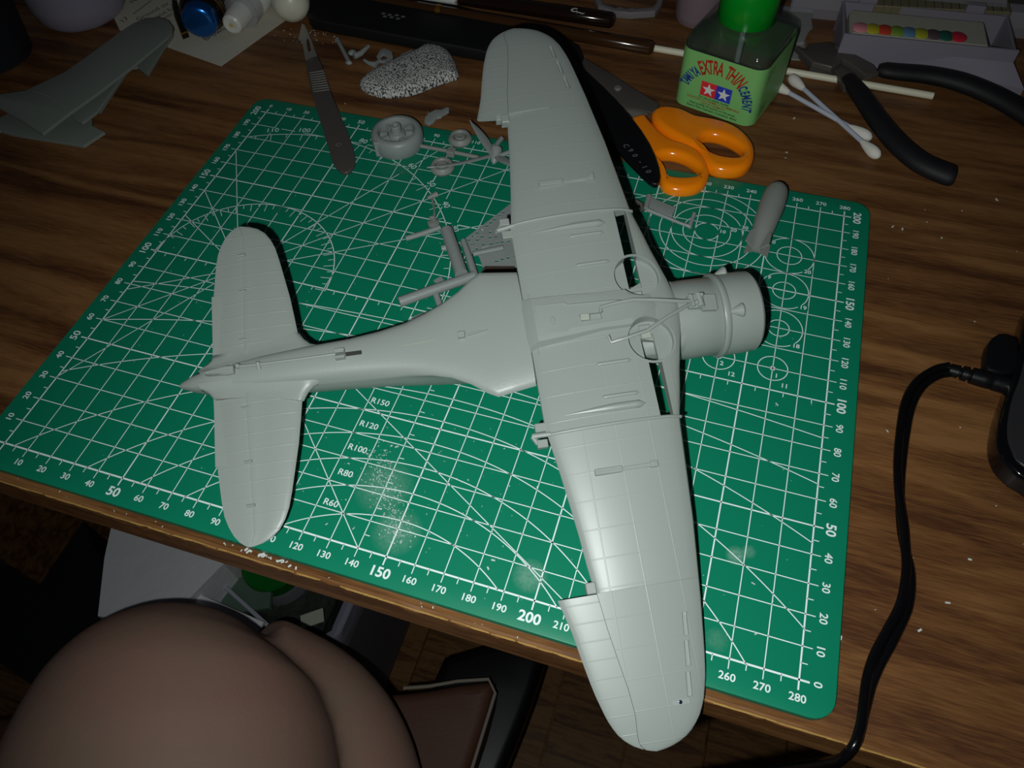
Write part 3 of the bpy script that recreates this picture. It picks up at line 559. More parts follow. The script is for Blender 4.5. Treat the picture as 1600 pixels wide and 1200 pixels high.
# bomb
b0, b1 = W(1213, 301, 7.2), W(1189, 368, 5.4); ax = (b1 - b0).normalized(); L = (b1 - b0).length
bt = Thing('toy_bomb', 'small grey plastic aerial bomb with fins lying on the mat corner by the scissors', 'model part', (b1.x, b1.y, 0))
bt.part('bomb_body', MB().lathe([(.2, -4.8), (1.8, -4.5), (3.2, -3.6), (4.3, -2.0), (4.85, 0), (5.2, 4), (5.25, 9), (5.0, 14), (4.4, L - 3), (3.5, L), (2.6, L + 4), (1.8, L + 8), (.3, L + 8.2)], b0, ax, 32), M_RESIN)
sd = ax.cross(Vector((0, 0, 1))).normalized(); upv = sd.cross(ax).normalized()
for k in range(4):
    t = math.radians(38 + 90 * k + (7 if k % 2 else -7)); w_ = sd * math.cos(t) + upv * math.sin(t); w2 = ax.cross(w_)
    P = [b0 + ax * (L + q) + w_ * s for q, s in ((-1.5, 3.2), (1.5, 5.6), (7.6, 6.0), (8.6, 1.2), (3, 1.6))]
    bt.part('fin', MB().add([p + w2 * .28 for p in P] + [p - w2 * .28 for p in P], [(0, 1, 2, 3, 4), (9, 8, 7, 6, 5)] + [(i, (i + 1) % 5, 5 + (i + 1) % 5, 5 + i) for i in range(5)]), M_RESIN)
# undercarriage leg by the wing
gl = Thing('landing_gear_leg', 'grey landing gear leg with a flat door lying beside the circles of the mat', 'model part', W(1045, 335, 0))
gl.part('strut', tb(tb(MB(), [(1012, 328, 3), (1040, 339, 2.6), (1064, 349, 2.3), (1079, 354, 2)], [.95, .8, .7, .8]), [(1077, 355, 1.6), (1081, 344, 2.2), (1085, 333, 2.8)], [1.1, .85, .8]), M_SPRUE)
gl.part('door', MB().plate([px([(1015, 307), (1056, 324), (1050, 338), (1010, 324)], 2.6)], 1.8, 2.6, .15), M_SPRUE)
gl.part('hinge_end', tb(MB(), [(1014, 306, 3), (1009, 327, 3)], 1.2), M_SPRUE)
cl = tb(tb(MB(), [(984, 322, 3), (994, 315, 4), (1002, 320, 3.5), (1005, 330, 2.6)], [.8, 1.3, 1.2, .7]), [(986, 312, 2), (997, 326, 2.5)], [.6, 1.1]); cl.ball(W(996, 322, 2.5), 1.6, 10)
solo('torque_link', 'small dark forked part touching the wing edge beside the landing gear leg', 'model part', cl, M_DARKSTEEL)
# thick resin wheel plug
wc = W(620, 209, 6); wt = Thing('turned_plug', 'thick round grey disc with a raised hub and blocks on the mat edge', 'model part', (wc.x, wc.y, 0))
wt.part('rim', MB().lathe([(9.5, 0), (11.6, 0), (12.1, .8), (12.4, 4.5), (12.1, 6.9), (11.2, 8.2), (10, 8.7), (8.9, 8.5), (8.4, 7.4), (8.2, 5.6), (.01, 5.4), (.01, 0)], (wc.x, wc.y, 0), (0, 0, 1), 56), M_SPRUE)
wt.part('hub', MB().lathe([(4.2, 5.2), (4, 6.4), (3.6, 7), (2.6, 7.2), (2.4, 10.6), (2.1, 10.9), (1.4, 10.8), (1.2, 9.4), (.01, 9.2), (.01, 5.2)], (wc.x, wc.y, 0), (0, 0, 1), 32), M_SPRUE)
for k, a in enumerate((20, 62, 150, 195, 232, 318)):
    t = math.radians(a); u = Vector((math.cos(t), math.sin(t), 0)); wt.part('block', MB().obox(Vector((wc.x, wc.y, 6.1)) + u * 6.1, (u, (-u.y, u.x, 0), (0, 0, 1)), (1.7, 1.1, .8 if k % 2 else 1.1)), M_SPRUE)
e1 = W(592, 236, 3); wt.part('seam_step', MB().obox((e1.x - .2, e1.y + .4, 4.2), ((1, .3, 0), (-.3, 1, 0), (0, 0, 1)), (1.5, 1.1, 4)), M_SPRUE)
# jagged tab behind it
flatpart('broken_tab', 'jagged grey plastic tab lying behind the thick round disc', 'model part', [[(664, 182), (669, 178), (668, 172), (671, 176), (680, 171), (690, 171), (698, 167), (702, 168), (701, 173), (692, 178), (689, 181), (682, 183), (676, 190), (668, 193), (663, 190)]], .2, 1.6, M_SPRUE, .2)
# sprue with its two small wheels
sp = Thing('wheel_sprue', 'thin grey sprue rod with a lug and two small tyres beside the thick disc', 'sprue', W(705, 238, 0))
sp.part('runner', tb(MB(), [(657, 228, 2), (700, 236, 2), (748, 246, 2.2)], .95), M_RESIN)
sp.part('lug', MB().obox(W(705, 238, 2), ((1, 0, 0), (0, 1, 0), (0, 0, 1)), (1.9, 1.9, 1.6)), M_RESIN)
for (x, y) in ((719, 217), (691, 261)):
    c = W(x, y, 2)
    wh = sp.part('wheel', MB().lathe([(3.0, .3), (4.4, 0), (5.3, .8), (5.75, 2), (5.3, 3.3), (4.5, 4.1), (3.5, 4), (3.0, 3.4), (3.0, .4)], (c.x, c.y, 0), (0, 0, 1), 36, cap=False), M_RESIN)
    sp.part('wheel_hub', MB().lathe([(3.1, .4), (3.1, 2.2), (2.6, 2.3), (2.4, 3.6), (1.9, 3.9), (1, 3.7), (.01, 3.7), ], (c.x, c.y, 0), (0, 0, 1), 24), M_RESIN, parent=wh)
# propeller
pr = Thing('propeller', 'grey three-bladed toy propeller standing on the mat left of the wing', 'model part', W(770, 252, 0))
def blade(p0, p1, p2, w0, w1):
    A, B_, D_ = W(*p0), W(*p1), W(*p2); P = smooth([A, B_, D_], 5, False); n_ = len(P); R = []
    t = (D_ - A).normalized(); s = t.cross(Vector((.2, .2, 1))).normalized(); q = t.cross(s)
    for i, p in enumerate(P):
        k = i / (n_ - 1); w_ = w0 * (1 - k) ** 2 + w1 * math.sin(math.pi * min(1, k * .95 + .08)) + .15
        R.append([p + s * w_ + q * 0, p + q * .3 + s * w_ * .3, p + q * .3 - s * w_ * .3, p - s * w_, p - q * .3 - s * w_ * .3, p - q * .3 + s * w_ * .3])
    return MB().loft(R)
pr.part('blade', blade((771, 242, 5), (752, 212, 8), (734, 188, 10), 1.1, 1.9), M_SPRUE)
pr.part('blade', blade((768, 243, 5), (715, 256, 6.3), (667, 262, 6.6), 1.0, .7), M_SPRUE)
pr.part('blade', blade((776, 244, 5), (790, 252, 5), (806, 262, 4), 1.3, 2.3), M_SPRUE)
hc = W(775, 236, 5); he = W(770, 262, 2)
pr.part('propeller_hub', MB().lathe([(2.6, -1.4), (2.9, 0), (2.3, 1.4), (2.1, 3.4), (1.5, 5.6), (.4, 6.8)], hc, (he - hc).normalized(), 20), M_SPRUE)
st = tb(tb(MB(), [(769, 237, 3), (776, 226, 3), (784, 216, 3)], 1.15), [(780, 244, 4), (800, 236, 4.4)], 1.05)
solo('short_sprue', 'two short grey sprue stubs crossing behind the toy propeller', 'sprue', st, M_SPRUE)
# perforated dive flap
def circ(c, rr, n=9): return [Vector((c[0] + rr * math.cos(2 * math.pi * k / n), c[1] + rr * math.sin(2 * math.pi * k / n), 0)) for k in range(n)]
hl = []
zf = 2.6
A_, B2, C2 = W(792, 322, zf), W(717, 380, zf), W(757, 424, zf)
rim = [W(798, 318, zf), W(717, 380, zf), W(728, 392, zf), W(748, 400, zf), W(757, 424, zf), W(765, 415, zf), W(803, 417, zf), W(830, 417, zf), W(830, 318, zf)]
for x, y in ((784, 330), (778, 335), (770, 341), (764, 346), (758, 351), (750, 357), (743, 362), (737, 367), (730, 373), (743, 373), (750, 368), (763, 361), (772, 361), (763, 369), (772, 368), (765, 379), (773, 377), (782, 376), (792, 375), (735, 380), (742, 387), (792, 362), (782, 352), (790, 345), (752, 380), (773, 406), (782, 403), (791, 401), (802, 399), (800, 345), (804, 362)):
    c = W(x + 3, y + 2, zf); dmin = 9
    for p, q_ in zip(rim, rim[1:] + rim[:1]):
        e = q_ - p; t = max(0, min(1, (c - p).dot(e) / e.length_squared)); dmin = min(dmin, (c - p - e * t).length)
    if dmin > .75 and all((c - sum(o, Vector()) / len(o)).length > 1.7 for o in hl): hl.append(circ(c, .62))
pf = Thing('perforated_flap', 'grey triangular flap plate pierced by rows of holes beside the wing root', 'model part', W(770, 380, 0))
from mathutils.geometry import delaunay_2d_cdt
vv = []; ee = []
for lp_ in [rim] + hl:
    o = len(vv); vv += [Vector((p.x, p.y)) for p in lp_]; ee += [(o + i, o + (i + 1) % len(lp_)) for i in range(len(lp_))]
cv, ce_, cf = delaunay_2d_cdt(vv, ee, [], 2, 1e-5)[:3]
hcs = [(sum(h_, Vector()) / len(h_)).to_2d() for h_ in hl]
if all(len(f_) > 3 for f_ in cf) or len(cf) < 60:
    cv, ce_, cf = delaunay_2d_cdt(vv, ee, [], 0, 1e-5)[:3]
def inside(p):
    c_ = False
    for a_, b_ in zip(rim, rim[1:] + rim[:1]):
        if (a_.y > p.y) != (b_.y > p.y) and p.x < (b_.x - a_.x) * (p.y - a_.y) / (b_.y - a_.y) + a_.x: c_ = not c_
    return c_
cf = [f_ for f_ in cf if inside(sum((cv[i] for i in f_), Vector((0, 0))) / len(f_)) and min((sum((cv[i] for i in f_), Vector((0, 0))) / len(f_) - h_).length for h_ in hcs) > .6]
n_ = len(cv); ed = {}
for fc in cf:
    for i in range(len(fc)):
        k2 = tuple(sorted((fc[i], fc[(i + 1) % len(fc)]))); ed[k2] = ed.get(k2, 0) + 1
pf.part('flap_plate', MB().add([(v.x, v.y, zf) for v in cv] + [(v.x, v.y, zf - .3) for v in cv], [tuple(f_) for f_ in cf] + [tuple(i + n_ for i in f_[::-1]) for f_ in cf] + [(k2[0], k2[1], k2[1] + n_, k2[0] + n_) for k2, c_ in ed.items() if c_ == 1]), M_SPRUE)
hr = MB()
for h_ in hl:
    c = sum(h_, Vector()) / len(h_)
    for i in range(9):
        a_, b_ = h_[i], h_[(i + 1) % 9]; hr.add([Vector((a_.x, a_.y, zf)), Vector((b_.x, b_.y, zf)), Vector((b_.x + (b_.x - c.x) * .2, b_.y + (b_.y - c.y) * .2, zf + .12)), Vector((a_.x + (a_.x - c.x) * .2, a_.y + (a_.y - c.y) * .2, zf + .12)), Vector((b_.x + (b_.x - c.x) * .45, b_.y + (b_.y - c.y) * .45, zf)), Vector((a_.x + (a_.x - c.x) * .45, a_.y + (a_.y - c.y) * .45, zf))], [(0, 1, 2, 3), (3, 2, 4, 5)])
pf.part('hole_rims', hr, M_SPRUE, 'raised rims of the holes', kind='stuff')
solo('flap_rod', 'thin grey rod lying over the perforated flap plate', 'sprue', tb(tb(MB(), [(739, 397, 4.2), (786, 387, 4.2)], 1.1), [(751, 388, 3.6), (764, 384, 3.6)], .5), M_SPRUE)
solo('gap_shade_strip', 'dark brown strip painted as the shade in the gap between the flap and fuselage', 'model part', MB().plate([px([(757, 416), (803, 416), (806, 424), (752, 424)], 6)], 3, 6, .1), mat('gap_shade_brown', '4a3a34', .6))  # added strip: shade inside the open fuselage put in as dark brown colour
# runners and tubes between tail and wing
sr = Thing('main_sprue', 'thick grey sprue runner angled beside the fuselage with a short stub', 'sprue', W(690, 450, 0))
sr.part('runner', tb(MB(), [(624, 472, 3.4), (680, 452, 3.6), (742, 431, 4)], 2.15, 14), M_SPRUE)
sr.part('runner', tb(MB(), [(742, 431, 4), (733, 402, 4), (724, 376, 4.5)], [1.6, 1.5, 1.2], 12), M_SPRUE)
sr.part('stub', tb(MB(), [(680, 456, 3.2), (688, 480, 2.4)], 1.3), M_SPRUE)
ft = Thing('sprue_tube', 'fat grey plastic tube with a small side stub lying on the mat', 'sprue', W(710, 390, 0))
ft.part('tube_body', tb(MB(), [(698, 360, 5), (721, 428, 5)], 2.7, 16), M_SPRUE); ft.part('stub', tb(MB(), [(706, 386, 4.2), (690, 388, 4.2)], 1.35), M_SPRUE)
tr_ = Thing('rudder_pedal_part', 'slender grey kit part ending in a round paddle on its sprue', 'model part', W(678, 330, 0))
tr_.part('arm', tb(tb(MB(), [(668, 310, 1.6), (683, 303, 1.8)], [.7, 1.4]), [(674, 304, 1.6), (679, 330, 1.3), (678, 345, 1.4)], [.6, .4, 1.0]), M_RESIN)
tr_.part('paddle', MB().lathe([(1.9, 0), (2.5, .3), (2.5, 1.4), (1.9, 1.7), (.1, 1.7)], W(678, 352, 0), (0, 0, 1), 20), M_RESIN)
tr_.part('lug', MB().ball(W(676, 341, 1.4), (1.8, 1.1, 1.2), 10), M_RESIN)
tr_.part('runner', tb(MB(), [(634, 373, 2), (660, 365, 2), (688, 355, 2.4)], 1.15), M_SPRUE)
for lp_, lab in (([(677, 438), (689, 431), (694, 438), (706, 434), (714, 440), (700, 449), (684, 444)], 'flat grey scrap above the thick sprue runner'), ([(644, 495), (656, 490), (672, 485), (700, 470), (716, 460), (722, 456), (718, 464), (690, 482), (664, 496), (648, 503)], 'long grey plate with a row of slots half under the fuselage')):
    flatpart('kit_plate', lab, 'model part', [lp_], .9, .8, M_SPRUE, .1)
solo('slot_marks', 'dark round dimples on the slotted plate beside the fuselage', 'model part', MB().add([], []).lathe([(.5, .92), (.45, 1.0), (.01, 1.0)], W(675, 490, 0), (0, 0, 1), 8).lathe([(.5, .92), (.45, 1.0), (.01, 1.0)], W(684, 485, 0), (0, 0, 1), 8), M_BLACK)
# bits on the wood above the mat
Z = -3
k = Thing('sprue_offcut', 'grey sprue offcut with a rod and a split lug beside the scalpel', 'sprue', W(553, 95, Z))
k.part('rod', tb(MB(), [(527, 61, Z + 1.6), (546, 98, Z + 1.6)], 1.15), M_SPRUE)
k.part('lug', MB().ball(W(545, 98, Z + 1.2), (2.0, 1.5, 1.2), 12).ball(W(550, 82, Z + 1.4), (2.2, 2.4, 1.4), 12), M_SPRUE)
k.part('rod', tb(MB(), [(553, 88, Z + 1.5), (563, 84, Z + 1.5), (576, 72, Z + 1.5)], [1.7, 1.5, .9]), M_SPRUE)
k = Thing('ring_bracket', 'small grey bracket with a ring and an angular plate above the speckled cloth', 'model part', W(590, 95, Z))
k.part('arm', tb(MB(), [(569, 94, Z + 1), (577, 99, Z + 1), (586, 102, Z + 1), (592, 96, Z + 1)], [.8, 1.1, 1.9, .9]), M_SPRUE)
k.part('ring', MB().plate([px([(588, 88), (594, 78), (600, 75), (612, 80), (614, 90), (608, 101), (598, 96), (591, 95)], Z + 1.6), px([(594, 88), (599, 84), (605, 88), (604, 92), (596, 93)], Z + 1.6)], Z + .2, Z + 1.6, .2), M_SPRUE)
flatpart('angular_plate', 'small angular grey plate partly behind the speckled cloth', 'model part', [[(621, 97), (626, 85), (644, 77), (648, 87), (640, 92), (630, 100)]], Z + 1.2, 1.1, M_SPRUE, .15)
# speckled item
ol = smooth([W(540 + x / 8, 40 + y / 8, Z) for x, y in ((175, 775), (250, 690), (400, 600), (600, 500), (800, 415), (950, 345), (1020, 300), (1110, 290), (1210, 310), (1310, 390), (1370, 490), (1420, 640), (1400, 690), (1300, 720), (1100, 790), (900, 870), (700, 915), (500, 925), (350, 900), (240, 850))], 3)
ctr = sum(ol, Vector()) / len(ol); R = []
for s_, z in ((.97, 0), (1.0, .8), (.99, 2.2), (.95, 3.8), (.86, 5.1), (.72, 5.9), (.5, 6.4), (.25, 6.6), (.02, 6.6)):
    R.append([Vector((ctr.x + (p.x - ctr.x) * s_, ctr.y + (p.y - ctr.y) * s_ , Z + z)) for i, p in enumerate(ol)])
solo('speckled_cloth', 'black and white speckled knitted pad lying on the wood behind the mat', 'cloth pad', MB().loft(R), M_SPECK, ang=80)
# scalpel
q = lambda pts: [W(400 + x / 4, y / 4, .8) for x, y in pts]
sk = Thing('scalpel', 'steel scalpel with a ribbed dark handle lying across the mat corner', 'scalpel', W(515, 160, -1))
hd = sk.part('handle', MB().plate([smooth([p for p in [W(400 + x / 4, y / 4, 2) for x, y in ((310, 390), (318, 375), (378, 352), (400, 385), (422, 432), (462, 560), (500, 655), (545, 760), (585, 860), (618, 975), (612, 1035), (572, 1078), (525, 1068), (480, 1015), (455, 930), (415, 800), (372, 660), (335, 520), (320, 450))]], 2)], .3, 2.2, .35), M_DARKSTEEL)
rb = MB()
for i in range(9):
    t = i / 8; a = W(400 + (333 + 24 * t) / 4, (455 + 118 * t) / 4, 2.3); b = W(400 + (430 + 32 * t) / 4, (440 + 118 * t) / 4, 2.3); rb.tube([a, b], .17, 6)
sk.part('grip_ribs', rb, M_STEEL, 'fine raised grip ribs', hd)
sk.part('blade', MB().plate([q([(288, 148), (265, 250), (290, 262), (300, 330), (312, 384), (382, 352), (345, 245), (306, 158)]), q([(318, 245), (326, 240), (338, 275), (346, 318), (330, 330), (322, 300)])], .6, 1.1, .05), M_STEEL, 'bright blade with a slot')
mk = MB(); c = W(529, 226, 2.3); 
mk.text('Q', 3.4, Matrix.Translation((c.x, c.y, 2.27)) @ Matrix.Rotation(math.radians(-75), 4, 'Z'), 0, .02); sk.part('stamped_mark', mk, M_STEEL, 'pale stamped mark', hd)
# kit wing halves at the left
zt = 9
w1 = [(0, 147), (40, 141), (100, 113), (150, 78), (187, 50), (205, 38), (225, 29), (248, 27), (263, 32), (270, 42), (268, 52), (250, 68), (205, 105), (150, 147), (110, 175), (66, 209), (30, 185), (0, 168), (-40, 150), (-60, 175), (-60, 150)]
w2 = [(0, 183), (-50, 176), (-60, 215), (0, 204), (20, 210), (70, 218), (130, 228), (163, 206), (144, 196), (143, 178), (150, 173), (156, 174), (185, 130), (201, 106), (214, 104), (230, 117), (256, 74), (271, 54), (262, 40), (200, 70), (100, 140)]
def shell(pts, z, th, rise):
    # gently cambered thin wing half: rim at z, centre lifted by rise
    P = [W(x, y, z) for x, y in pts]; c = sum(P, Vector()) / len(P)
    m = MB().plate([[p for p in P]], z - th, z, .2); bm = bmesh.new(); vs = [bm.verts.new(v) for v in m.v]
    for fc in m.f:
        try: bm.faces.new([vs[i] for i in fc])
        except ValueError: pass
    m.v = [v for v in m.v]; bm.free(); return m
k = Thing('wing_half', 'upper grey plastic wing half resting on another at the left of the desk', 'model wing', W(130, 120, Z), 'spare wing halves')
k.part('wing_skin', shell(w1, 7, 1.6, 2), mat('spare_plastic', '7f867f', .42)); 
k.part('panel_line', MB().tube([W(x, y, 7.05) for x, y in ((52, 143), (70, 148), (90, 158), (103, 167), (111, 175))], .12, 5), M_PL, 'faint raised panel line')
k = Thing('wing_half', 'lower grey plastic wing half with cut-outs under another at left', 'model wing', W(130, 200, Z), 'spare wing halves')
k.part('wing_skin', shell(w2, -1, 1.6, 1), MATS['spare_plastic'])
k.part('flap_strip', MB().plate([px([(98, 165), (150, 125), (200, 107), (150, 176), (128, 192), (118, 187)], 2)], .6, 2, .2), MATS['spare_plastic'])
# ------------------------------------------------------------------ scissors and black file
Zt = 6
def ppx(l, z, oy=0): return smooth([W(800 + x / 4, y / 4, z) for x, y in l], 3)
sc_ = Thing('scissors', 'orange-handled scissors lying open behind the wing with steel blades', 'scissors', W(1040, 200, Z))
A1 = [(740, 745), (757, 715), (828, 700), (868, 742), (930, 810), (1000, 858), (1080, 880), (1165, 920), (1222, 985), (1237, 1060), (1215, 1130), (1150, 1170), (1060, 1180), (975, 1165), (935, 1130), (912, 1050), (860, 975), (790, 890), (750, 812)]
A2 = [(893, 985), (930, 955), (1000, 950), (1085, 975), (1152, 1022), (1177, 1062), (1150, 1084), (1080, 1092), (1000, 1085), (935, 1062), (902, 1022)]
B1 = [(875, 695), (900, 662), (960, 648), (1060, 665), (1150, 705), (1260, 725), (1370, 758), (1450, 808), (1505, 870), (1522, 935), (1505, 1000), (1450, 1045), (1360, 1055), (1270, 1040), (1215, 1000), (1165, 920), (1100, 880), (1030, 842), (960, 800), (900, 750)]
B2_ = [(1172, 855), (1210, 830), (1280, 832), (1360, 860), (1425, 900), (1450, 935), (1430, 962), (1380, 967), (1300, 955), (1230, 925), (1188, 890)]
sc_.part('handle', MB().plate([ppx(A1, 4.5), ppx(A2, 4.5)], -2.6, 4.5, 3.0, None, 5), M_ORANGE, 'orange handle with a finger loop')
sc_.part('handle', MB().plate([ppx(B1, 5.5), ppx(B2_, 5.5)], -2.0, 5.5, 3.0, None, 5), M_ORANGE, 'orange handle with a finger loop')
sc_.part('blade', MB().plate([[W(x, y, 1) for x, y in ((893, 84), (915, 92), (950, 112), (990, 138), (1030, 162), (1022, 176), (980, 168), (955, 156), (930, 130))]], 0, 1.0, .15), M_DARKSTEEL)
sc_.part('blade', MB().plate([[W(x, y, -.5) for x, y in ((905, 100), (940, 135), (962, 150), (996, 162), (1012, 176), (992, 186), (975, 178), (950, 165))]], -2.2, -.6, .15), M_STEEL)
sc_.part('pivot_screw', MB().lathe([(1.9, 0), (1.9, 1.5), (1.4, 1.9), (.1, 1.9)], W(965, 141, 0), (0, 0, 1), 16), M_STEEL)
kf = Thing('nail_file', 'flat black handle with worn pale lettering lying under the wing edge and scissors', 'hand tool', W(990, 210, 0))
hf = kf.part('handle', MB().plate([smooth([W(x, y, 7) for x, y in ((845, 50), (868, 45), (882, 72), (905, 100), (940, 133), (985, 180), (1016, 224), (1031, 262), (1031, 282), (1022, 287), (1003, 272), (960, 226), (930, 190), (900, 150), (860, 80))], 2)], 4.2, 7, .7), M_BLACK)
le = MB()
for ch_, x, y in (('C', 978, 228), ('9', 985, 235), ('0', 992, 243), ('-', 1001, 253), ('1', 1007, 261), ('0', 1013, 268)):
    c = W(x, y, 7.05); le.text(ch_, 3.6, Matrix.Translation((c.x, c.y, 7.04)) @ Matrix.Rotation(math.radians(-50), 4, 'Z'), 0, .02)
kf.part('lettering', le, M_GREYP, 'worn pale lettering', hf)
kf.part('handle_foot', MB().plate([px([(960, 220), (1000, 262), (1015, 275), (1005, 265), (970, 218)], 4)], .1, 4.3, .1), M_BLACK)
# ------------------------------------------------------------------ glue bottle
a = W(1050, 162, Z); b = W(1172, 205, Z); a.z = b.z = 0; ub = (b - a).normalized(); nb = Vector((-ub.y, ub.x, 0)); bc = (a + b) / 2 + nb * 20.7
MBt = Matrix(((ub.x, nb.x, 0, bc.x), (ub.y, nb.y, 0, bc.y), (0, 0, 1, Z), (0, 0, 0, 1)))
gb = Thing('glue_bottle', 'square glass cement bottle with green screw cap and pale green label', 'bottle', (bc.x, bc.y, Z))
def rsq(h, rr, n=5): return rrect(-h, h, -h, h, rr, n)
def body(off, prof):
    R = []
    for h, rr, z in prof: R.append([MBt @ Vector((p.x, p.y, z)) for p in rsq(h - off, max(rr - off, .5))])
    return R
PR = [(18.5, 4, 0), (20, 5, .6), (20.6, 5.5, 2.4), (20.7, 5.5, 28), (20.7, 5.8, 33), (20.2, 6.4, 35), (18.6, 7.5, 36.8), (15, 9, 38.4), (11.6, 11, 39.6), (10.6, 10.5, 40.4), (10.6, 10.5, 44)]
gm = MB(); gm.loft(body(0, PR) + body(1.5, [(h, rr, z if z > 2 else z) for h, rr, z in PR[::-1][:-2]] + [(20, 5, 2.2)]), cap=True)
gb.part('glass_body', gm, M_GLASS, 'clear glass body', ang=60)
lb = MB(); R = [[MBt @ Vector((p.x, p.y, z)) for p in rsq(20.95, 5.8, 6)] for z in (1.5, 31)]
lb.loft(R, cap=False); lbl = gb.part('label', lb, M_LABEL, 'pale green paper label', ang=60)
lv = MB(); R = [[MBt @ Vector((p.x, p.y, z)) for p in rsq(19.1, 4.2, 5)] for z in (2.3, 13, 13.05)]; lv.loft(R); gb.part('cement', lv, mat('liquid', '9a987c', .05, alpha=.35))
FM = MBt @ Matrix(((1, 0, 0, 0), (0, 0, -1, -21.1), (0, 1, 0, 0), (0, 0, 0, 1)))       # front face: local x right, y up
def fm(x, y, rot=0, dz=0): return FM @ Matrix.Translation((x, y, dz)) @ Matrix.Rotation(math.radians(rot), 4, 'Z')
def arct(mb, s, a0, a1, R0, size, cy, ys=1.15):
    n_ = len(s)
    for i, c_ in enumerate(s):
        if c_ == ' ': continue
        t = a0 + (a1 - a0) * i / (n_ - 1); q = math.radians(t); mb.text(c_, size, fm(R0 * 1.12 * math.cos(q), cy + R0 * math.sin(q), t - 90) @ Matrix.Diagonal((.56, 1.25, 1, 1)), 0, .2)
cyy = 10.5
t1 = MB(); arct(t1, 'TAMIYA', 166, 132, 14.6, 5.4, cyy); arct(t1, 'CEMENT', 41, 0, 14.6, 5.2, cyy); gb.part('label_lettering', t1, M_BLUET, 'blue lettering', lbl)
t2 = MB(); arct(t2, 'EXTRA', 122, 89, 15.2, 7.6, cyy); arct(t2, 'THIN', 75, 51, 15.2, 7.6, cyy); gb.part('label_lettering', t2, M_RED, 'red lettering', lbl)
def quad(x0, x1, y0, y1, dz): return MB().add([FM @ Vector(p) for p in ((x0, y0, dz), (x1, y0, dz), (x1, y1, dz), (x0, y1, dz))], [(0, 1, 2, 3)])
gb.part('logo_square', quad(-7.6, .2, 10.4, 17.8, .02), M_LOGR, 'red logo square', lbl); gb.part('logo_square', quad(.2, 8.0, 10.4, 17.8, .02), M_BLUE, 'blue logo square', lbl)
for cx in (-3.55, 4.15):
    P = [FM @ Vector((cx + (3.4 if k % 2 == 0 else 1.35) * math.cos(math.radians(90 + 36 * k)), 13.9 + (3.4 if k % 2 == 0 else 1.35) * math.sin(math.radians(90 + 36 * k)), .05)) for k in range(10)]
    c = sum(P, Vector()) / 10; gb.part('star', MB().add(P + [c], [(k, (k + 1) % 10, 10) for k in range(10)]), M_PW, 'white five-pointed star', lbl)
for s, y, sz, mm in (('For use on plastic models', 9.4, 1.5, M_DKG), ('DANGER! EXTREMELY FLAMMABLE', 7.9, 1.75, M_REDT), ('VAPOR HARMFUL', 6.4, 1.6, M_REDT), ('Read carefully all cautions on side panels', 5.1, 1.45, M_DKG), ('Extra Thin Cement. Contents: 40ml', 3.4, 1.8, M_DKG)):
    gb.part('small_print', MB().text(s, sz, fm(0, y, 0, .01), 0, .03), mm, 'small printed line', lbl)
FR = MBt @ Matrix(((0, 0, 1, 21.1), (1, 0, 0, 0), (0, 1, 0, 0), (0, 0, 0, 1)))
for s, y in (('Directions', 27), ('Apply thin', 24.5), ('Caution', 21.5), ('Keep away', 9), ('from heat', 7), ('and flame', 5)):
    gb.part('small_print', MB().text(s, 1.7, FR @ Matrix.Translation((-14.5, y, 0)), 0, .03, 1, 'LEFT'), M_REDT if s == 'Caution' else M_DKG, 'small printed line', lbl)
cp = MB(); R = []
for rr, z in ((12.6, 40.6), (12.9, 41), (12.9, 57), (12.2, 58.3), (.1, 58.6)):
    R.append([MBt @ Vector(((rr + (.28 if (k % 2 and 41 <= z <= 57) else 0)) * math.cos(math.pi * k / 60), (rr + (.28 if (k % 2 and 41 <= z <= 57) else 0)) * math.sin(math.pi * k / 60), z)) for k in range(120)])
cp.loft(R); gb.part('cap', cp, M_GREENCAP, 'bright green ribbed screw cap', ang=50)
gb.part('brush_stem', MB().tube([MBt @ Vector(v) for v in ((0, 0, 44), (.4, 0, 20), (1, 0, 5))], [1.6, 1.3, .9], 10), M_STICK, 'pale brush stem inside')
# ------------------------------------------------------------------ swabs, stick, pliers
def swab(p0, p1, lab, z0, z1, ends=(1, 1)):
    A, B_ = W(*p0, z0), W(*p1, z1); t = (B_ - A).normalized(); L = (B_ - A).length
    k = Thing('cotton_swab', lab, 'cotton swab', ((A.x + B_.x) / 2, (A.y + B_.y) / 2, Z), 'pair of cotton swabs')
    k.part('stick', MB().tube([A, B_], 1.15, 12), M_STICK)
    for e, o_, s in ((ends[0], A, -1), (ends[1], B_, 1)):
        if e: k.part('cotton_tip', MB().lathe([(1.2, -11), (1.9, -8.5), (2.6, -5), (2.75, -2.5), (2.3, -.4), (1.2, 1), (.05, 1.4)], o_, t * s, 20), M_COTTON)
swab((1236, 121), (1371, 243), 'white cotton swab crossing over the other, with its near end lower', -.5, -.4)
swab((1206, 130), (1358, 215), 'white cotton swab beneath the other, ending closer to the pliers', Z + 2.4, Z + 2.4)
solo('plastic_stick', 'long cream plastic stick running behind the glue bottle and under the pliers', 'stick', MB().tube([W(1020, 75, Z + 1.8), W(1458, 150, Z + 1.8)], 1.75, 14), M_CREAM)
pk = Thing('pliers', 'open black-handled cutting pliers lying beside the paint box', 'pliers', W(1330, 100, Z))
def thick(pts, rr, fl=.62, z=Z + 5): return MB().tube(smooth([W(x, y, z) for x, y in pts], 4, False), rr, 18, up=(0, 0, 1), flat=fl)
def rads(n_, prof): return [itp(prof, i / (n_ - 1)) for i in range(n_)]
h1 = [(1325, 122), (1346, 150), (1372, 188), (1402, 224), (1438, 254), (1478, 272), (1492, 276)]; P = smooth([W(x, y, Z + 5) for x, y in h1], 4, False)
